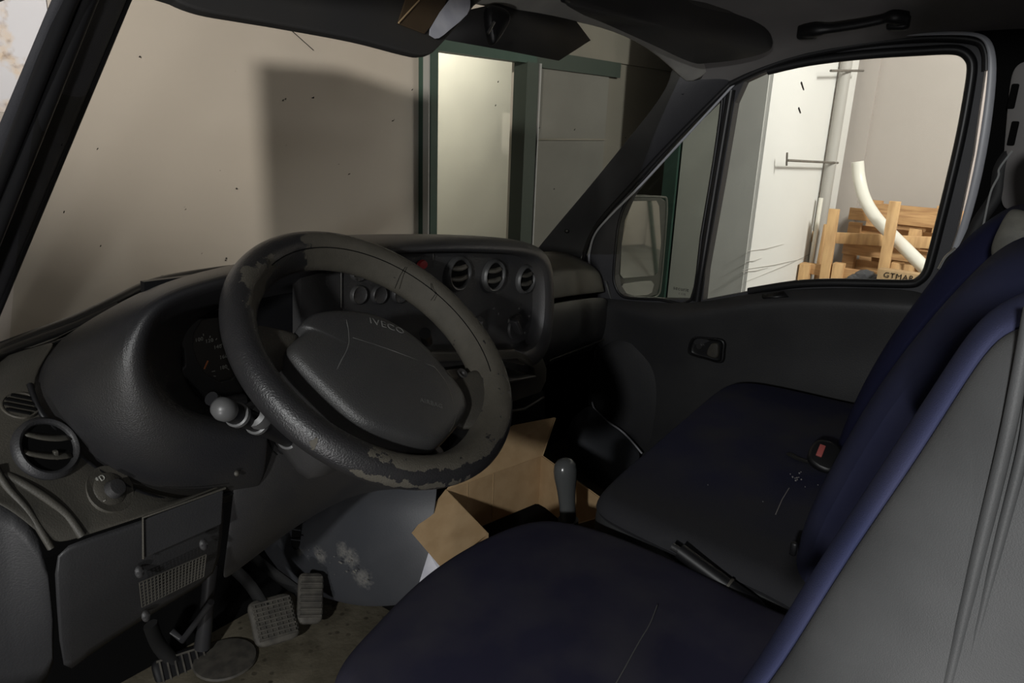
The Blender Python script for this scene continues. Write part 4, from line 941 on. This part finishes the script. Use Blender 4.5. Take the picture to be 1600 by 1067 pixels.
pedal('brake_pedal', 'middle pedal with a square worn grid rubber pad', pt(362, 885, X=-.45), pt(392, 915, X=-.43), pt(428, 967, X=-.42), (-.1, -.62, .72), .085, .085, 9, 1, (.25, .6, .7))
pedal('accelerator_pedal', 'rightmost pedal with a narrow ribbed pad beside the engine cover', pt(395, 868, X=-.38), pt(435, 900, X=-.36), pt(485, 933, X=-.335), (-.2, -.60, .72), .05, .095, 7, 0, (.55, .6, .7))
pedal('clutch_pedal', 'leftmost pedal with a dark pad low at the lower picture edge', pt(235, 975, X=-.62), pt(250, 1010, X=-.60), pt(288, 1048, X=-.575), (-.1, -.6, .75), .10, .075, 2, 2, (.2, .6, .7))
tag(tube('steering_shaft', [pt(330, 880, X=-.50), pt(322, 960, X=-.52), pt(316, 1010, X=-.53)], [.014, .013, .016], STEELD), 'dark steering shaft running down between the clutch and brake pedals', 'shaft')
tag(lathe('shaft_boot', [(.060, 0), (.058, .004), (.03, .006), (0, .006)], pt(352, 1030, Z=.0), frame((0, 0, 1), (0, 1, 0)), PEDR, n=32), 'round grey rubber disc on the cab floor under the steering shaft', 'boot')
tag(tube('pedal_link', [pt(268, 985, X=-.57), pt(285, 1000, X=-.56), pt(330, 940, X=-.55)], .006, STEELD), 'thin dark link rod above the clutch pedal', 'rod')

# ================================================================ cardboard box
A = pt(697, 765, Z=.30); B = pt(846, 711, Z=.30); D = pt(762, 833, Z=.30); C_ = pt(944, 782, Z=.30)
cb = empty('cardboard_box', (A + B + C_ + D) / 4 - V((0, 0, .16)), 'open brown cardboard box standing between the seats with flaps out', 'box')
def wall(name, pts, mt=CARD, parent=cb, th=.004, label=None):
    bm = bmesh.new(); f_ = bm.faces.new([bm.verts.new(p) for p in pts])
    o = link(name, mesh(bm), mt, parent, smooth=False, label=label); return mods(o, solid=th)
dn = V((0, 0, -.16))
wall('box_side', [A, B, B + dn, A + dn]); wall('box_side', [B, C_, C_ + dn, B + dn]); lo_ = V((0, 0, -.035)); wall('box_side', [C_ + lo_, D + lo_, D + dn, C_ + dn]); wall('box_side', [D, A, A + dn, D + dn])
wall('box_bottom', [A + dn, B + dn, C_ + dn, D + dn])
f1, f2 = pt(644, 833, Z=.235), pt(690, 887, Z=.235)
wall('box_flap', [A, D, f2, f1])
tp1 = pt(866, 652, Y=.185); tp0 = pt(760, 672, Y=.26)
wall('box_flap', [A, B, tp1, tp0])
wall('box_flap', [B, C_, C_ + V((.06, .02, -.06)), B + V((.06, .04, -.06))])
bm = bmesh.new()
add_tube(bm, [A.lerp(f1, .55), D.lerp(f2, .55) ], .0011, 5)
link('flap_crease', mesh(bm), CARDE, cb)
for t in (.2, .46): tube('wall_crease', [A.lerp(B, t) + V((0, -.003, 0)), A.lerp(B, t + .0) + dn * .8 + V((.0, -.003, 0))], .0008, CARDE, cb, 5)
tube('flap_edge', [B + V((0, -.003, 0)), tp1 + V((0, -.003, 0))], .0018, CARDE, cb, 6)
tube('flap_edge', [A, B], .0016, CARDE, cb, 6)
tube('flap_edge', [A, D], .0016, CARDE, cb, 6)
pw = wall('paper_sheet', [pt(670, 862, Z=.20), pt(692, 885, Z=.20), pt(690, 900, Z=.17), pt(652, 920, Z=.15)], PAPER, None, .001)
tag(pw, 'white paper sheet wedged below the left flap of the cardboard box', 'paper')

# ================================================================ gear lever, hand brake
gl = empty('gear_lever', pt(888, 812, X=-.06), 'gear lever with tall smoky grey rounded knob', 'gear lever')
kb = pt(888, 812, X=-.06); kt = pt(882, 716, X=-.06); F = frame((kt - kb).normalized(), (0, 1, 0)); L = (kt - kb).length
lathe('gear_knob', [(.016, 0), (.0175, .004), (.0175, L * .25), (.020, L * .5), (.0245, L * .72), (.025, L * .82), (.0225, L * .91), (.0165, L * .97), (.008, L * .997), (0, L)], kb, F, KNOBG, gl, 32, sx=1, sy=.85)
tube('lever_collar', [kb - V((0, 0, .012)), kb + V((0, 0, .002))], .020, BLK, gl, 20)
tube('lever_shaft', [kb - V((-.01, -.04, .24)), kb], .008, STEELD, gl)
hb = empty('parking_brake', pt(1190, 985, X=-.17), 'black parking brake lever between driver seat and bench', 'parking brake')
b0, b1, b2 = pt(1062, 860, X=-.17), pt(1138, 916, X=-.17), pt(1215, 980, X=-.17)
tube('grip', smoothpts([b0, (b0 + b1) / 2, b1]), .0125, BLK, hb, 16)
tube('release_button', [pt(1050, 853, X=-.17), b0], .006, PL, hb, 12)
ax = (b1 - b0).normalized()
lathe('grip_ring', [(.011, -.003), (.0145, -.002), (.0145, .002), (.011, .003)], b1, frame(ax), PLO, hb, 20)
tube('lever_body', [b1, (b1 + b2) / 2, b2 + V((0, 0, -.02))], [.013, .017, .02], BLK, hb, 10)
tube('lever_strut', [pt(1160, 922, X=-.15), pt(1200, 955, X=-.15)], .005, PL, hb, 8)
slab('boot', [(-.04, -.03), (.04, -.03), (.035, .03), (-.035, .03)], [(0, 0), (1, 0), (1, .03), (.8, .045), (0, .05)], frame((0, 0, 1), (0, 1, 0)), pt(1215, 985, X=-.17) - V((0, 0, .06)), PLO, hb, k=3)

# ================================================================ seats
UP = frame((0, 0, 1), (0, 1, 0))
def rnd(h, r, top, n=6):    # rounded top profile for slabs with half-size h
    return [(1 - (r / h) * (1 - math.cos(a)), top - r * (1 - math.sin(a))) for a in [math.pi / 2 * i / n for i in range(n + 1)]]
def prof_cushion(h, r, bot, top, crown=.0):
    return [(0, bot), (.9, bot), (1 - .02, bot + .01), (1, bot + .03)] + rnd(h, r, top) + [(.7, top + crown * .5), (.4, top + crown * .9), (0, top + crown)]
ds = empty('driver_seat', (-.46, -.33, 0), 'worn dark blue driver seat with grey vinyl side', 'seat')
dout = [(-.72, -.62), (-.73, -.40), (-.72, -.20), (-.68, -.10), (-.58, -.062), (-.44, -.034), (-.30, -.040), (-.205, -.075), (-.165, -.16), (-.16, -.30), (-.18, -.45), (-.24, -.62)]
slab('seat_cushion', dout, prof_cushion(.26, .035, .22, .393, .012), UP, V((0, 0, .0)), SEATB, ds, k=4)
box('seat_base', (-.45, -.38, .11), (.42, .42, .2), SEATD, ds, bev=.02)
# backrest : frame with y up the back
def back(parent, x0, x1, base, lean, H, thick, front, side, zr=.05, nm='backrest', split=.05):
    up_ = V((0, -math.sin(lean), math.cos(lean))); nrm = V((0, -math.cos(lean), -math.sin(lean))) * -1
    F = Matrix((V((1, 0, 0)), up_, V((1, 0, 0)).cross(up_))).transposed()
    return F
# driver back: seam points on X=-.775 from the photograph
seam = [(1120, 1160), (1206, 1067), (1285, 935), (1355, 827), (1438, 709), (1519, 577), (1560, 525), (1600, 508), (1680, 505), (1760, 530)]
sil = [(1090, 1160), (1175, 1067), (1240, 960), (1300, 868), (1403, 713), (1495, 577), (1546, 497), (1600, 463), (1690, 450), (1780, 480)]
XS = -.80
seamP = [pt(x, y, X=XS + .01) for x, y in seam]
def ext(p, yv, dx): return V((p.x + dx, yv, p.z))
silP = [pt(x, y, X=XS + .05) for x, y in sil]
# side shell: from seam rearwards
rows = [[p for p in seamP]]
for dY, dx in ((-.012, -.012), (-.035, -.020), (-.07, -.022), (-.12, -.02), (-.20, -.01)):
    rows.append([V((p.x + dx, p.y + dY * 1.0, p.z - abs(dY) * .03)) for p in seamP])
patch('backrest_side', rows, SEATG, ds, sub=2, solid=.006, label='grey vinyl backrest side')
# front face
rows = [[p for p in seamP], [(a * .45 + b * .55) + V((0, .004, 0)) for a, b in zip(seamP, silP)], silP,
        [p + V((.05, -.012, 0)) for p in silP], [p + V((.12, -.035, 0)) for p in silP], [p + V((.30, -.04, 0)) for p in silP], [p + V((.46, -.035, 0)) for p in silP], [p + V((.50, -.06, 0)) for p in silP], [p + V((.50, -.16, 0)) for p in silP]]
patch('backrest_front', rows, SEATS, ds, sub=2, solid=.008, label='faded blue fabric backrest front')
tube('side_piping', smoothpts([pt(x, y, X=XS - .012) for x, y in ((1612, 480), (1590, 600), (1568, 705), (1528, 870), (1482, 1067), (1462, 1150))]), .0028, SEATG, ds)
tube('side_piping', smoothpts([pt(x, y, X=XS - .012) for x, y in ((1640, 480), (1612, 620), (1598, 705), (1556, 870), (1508, 1067), (1490, 1150))]), .0022, SEATG, ds)
tube('seat_seam', smoothpts([pt(x, y, Z=.406) for x, y in ((1027, 945), (1015, 975), (1000, 1000), (975, 1045), (955, 1080))]), .0007, GRYP, ds, 5)

# bench
bs = empty('passenger_bench', (.3, -.33, 0), 'dusty dark blue double passenger bench with grey vinyl skirt', 'seat')
pout = [(-.13, -.70), (-.15, -.45), (-.135, -.22), (-.11, -.135), (-.05, -.112), (.15, -.095), (.40, -.075), (.62, -.062), (.70, -.085), (.735, -.16), (.745, -.35), (.74, -.70)]
def benchmat():
    m = mat('bench_fabric', (.024, .026, .056), .85, (.042, .042, .053), 7, .5, 900, spec=.15); nt = m.node_tree; b = nt.nodes['Principled BSDF']
    src = b.inputs['Base Color'].links[0].from_socket; tc = nd(nt, 'ShaderNodeTexCoord'); sp = nd(nt, 'ShaderNodeSeparateXYZ'); nt.links.new(tc.outputs['Object'], sp.inputs[0])
    mr = nd(nt, 'ShaderNodeMapRange'); mr.inputs[1].default_value = .10; mr.inputs[2].default_value = -.06; nt.links.new(sp.outputs[0], mr.inputs[0])
    mx = nd(nt, 'ShaderNodeMixRGB'); mx.inputs[2].default_value = (.036, .036, .040, 1); nt.links.new(mr.outputs[0], mx.inputs[0]); nt.links.new(src, mx.inputs[1]); nt.links.new(mx.outputs[0], b.inputs['Base Color'])
    return m
slab('bench_cushion', pout, prof_cushion(.30, .03, .35, .405, .010), UP, V((0, 0, 0)), benchmat(), bs, k=4)
slab('bench_skirt', [(x * .995 + .001, y) for x, y in pout], [(0, .10), (.9, .10), (.985, .11), (.99, .2), (.998, .33), (1.0, .35), (1.0, .372), (.97, .376), (0, .376)], UP, V((0, 0, 0)), SEATD, bs, k=4)
def backslab(name, prof_yz, x0, x1, rr, mt, parent, thick=.12, topr=.06):
    """front face follows (y,z) profile; rounded at the sides"""
    rows = []
    n = 9
    xs = []
    for i in range(n):
        t = i / (n - 1); x = x0 + (x1 - x0) * t
        e = min(t, 1 - t) * (x1 - x0); bul = -rr * (1 - min(1, e / rr)) ** 2
        dz = -topr * (1 - min(1, e / (topr * 1.5))) ** 2
        m = len(prof_yz)
        rows.append([V((x, y + bul, z + (dz * max(0, (k - m + 4) / 3) if k > m - 4 else 0))) for k, (y, z) in enumerate(prof_yz)] + [V((x, prof_yz[-1][0] - .05, prof_yz[-1][1] + dz)), V((x, prof_yz[-1][0] - thick, prof_yz[-1][1] - .04 + dz)), V((x, prof_yz[0][0] - thick, prof_yz[0][1]))])
    rows = [[V((x0, p.y - .0 if k > len(prof_yz) else p.y - .03, p.z)) for k, p in enumerate(rows[0])]] + rows + [[V((x1, p.y - .03, p.z)) for p in rows[-1]]]
    return patch(name, rows, mt, parent, sub=2, solid=.01)
prI = [(-.478, .30), (-.470, .38), (-.470, .46), (-.495, .56), (-.53, .68), (-.562, .76), (-.600, .84), (-.628, .885), (-.66, .915)]
backslab('inner_backrest', prI, -.13, .30, .03, SEATP, bs)
prO = [(-.41, .36), (-.405, .42), (-.435, .56), (-.47, .67), (-.52, .79), (-.55, .86), (-.60, .92)]
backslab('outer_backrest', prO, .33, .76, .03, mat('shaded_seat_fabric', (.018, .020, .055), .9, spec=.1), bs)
hr = slab('headrest', [(-.11, -.06), (.11, -.06), (.12, .02), (.09, .07), (-.09, .07), (-.12, .02)], [(0, -.05), (.9, -.05), (1, -.03), (1, .02), (.9, .04), (0, .05)], frame((-.0, .95, -.3)), V((.13, -.69, 1.01)), SEATG, bs, k=4, label='grey vinyl headrest')
HRM = mat('mottled_headrest_vinyl', (.10, .098, .085), .6, (.17, .165, .14), 22, .2, 600)
patch('headrest_base', [[(1578, 322, 'X', .16), (1600, 330, 'X', .16), (1640, 340, 'X', .16)], [(1562, 350, 'X', .14), (1590, 358, 'X', .13), (1640, 370, 'X', .13)], [(1545, 388, 'X', .14), (1572, 402, 'X', .13), (1620, 420, 'X', .13)], [(1556, 402, 'X', .15), (1578, 434, 'X', .14), (1610, 460, 'X', .14)]], HRM, bs, sub=2, solid=.02, label='mottled olive grey headrest base')
tube('headrest_post', [(.08, -.68, .88), (.08, -.69, .96)], .006, METAL, bs); tube('headrest_post', [(.18, -.68, .88), (.18, -.69, .96)], .006, METAL, bs)
tube('stain_line', [pt(1233, 762, Z=.417), pt(1222, 780, Z=.417), pt(1212, 803, Z=.417)], .0008, mat('pale_scratch', (.30, .28, .26), .8), bs, 5)
bm = bmesh.new()
for i in range(12):
    bmesh.ops.create_icosphere(bm, subdivisions=1, radius=rr.uniform(.0008, .0022), matrix=Matrix.Translation(pt(1244 + rr.gauss(0, 4), 745 + rr.gauss(0, 5), Z=.417)))
for x, y in ((1192, 783), (1278, 757), (1258, 760), (1106, 757)):
    bmesh.ops.create_icosphere(bm, subdivisions=1, radius=.0012, matrix=Matrix.Translation(pt(x, y, Z=.417)))
link('dust_specks', mesh(bm), mat('pale_crumb', (.25, .24, .24), .9), bs)['kind'] = 'stuff'
# belt buckles
bk = empty('belt_buckle', pt(1283, 712, Z=.43), 'black seat belt buckle with red button lying on the bench', 'buckle')
Fb = frame((-.45, .35, .8), (-.8, .2, 0)); qb = pt(1285, 714, Z=.435)
Fb = frame((-.6, -.2, .77), (0, 1, 0))
slab('buckle_body', [(-.028, -.028), (.03, -.03), (.032, .02), (-.02, .024)], [(0, -.012), (1, -.012), (1, .006), (.9, .011), (0, .012)], Fb, qb, BLK, bk, k=3)
box('release_button', pt(1281, 708, Z=.440) + Fb @ V((0, 0, .012)), (.026, .011, .005), REDP, bk, R=Fb, bev=.001)
tube('buckle_strap', smoothpts([pt(1232, 708, Z=.418), pt(1250, 717, Z=.418), pt(1270, 722, Z=.42), pt(1310, 725, Z=.42), pt(1340, 700, Z=.43)]), .008, DARKV, bk, 8, flat=.3)
o = box('belt_anchor', pt(1240, 857, X=-.13), (.008, .010, .022), BLK, None, bev=.003); tag(o, 'small black belt anchor between bench cushion and backrest', 'belt anchor')
# seat belt on the B pillar
sbt = empty('seat_belt', pt(1560, 260, X=.8), 'black passenger seat belt hanging down the rear door pillar', 'seat belt')
bp_ = [pt(x, y, X=.80) for x, y in ((1588, 228), (1564, 262), (1556, 305), (1530, 345), (1510, 385), (1488, 420), (1462, 480), (1440, 560))]
tube('webbing', smoothpts(bp_), .014, DARKV, sbt, 8, flat=.35, upv=(1, 0, 0))
tube('webbing_edge', smoothpts([pt(x, y, X=.79) for x, y in ((1582, 235), (1562, 262), (1560, 275), (1548, 300), (1538, 345), (1534, 360))]), .0022, ALU, sbt, 6)
tube('metal_guide', smoothpts([pt(x, y, X=.80) for x, y in ((1494, 388), (1478, 402), (1468, 420))]), .005, METAL, sbt, 8)
tube('metal_guide', smoothpts([pt(x, y, X=.80) for x, y in ((1480, 420), (1465, 450), (1455, 480))]), .004, METAL, sbt, 8)
box('pillar_guide', pt(1590, 430, X=.3), (.05, .03, .07), BLK, sbt, bev=.008)
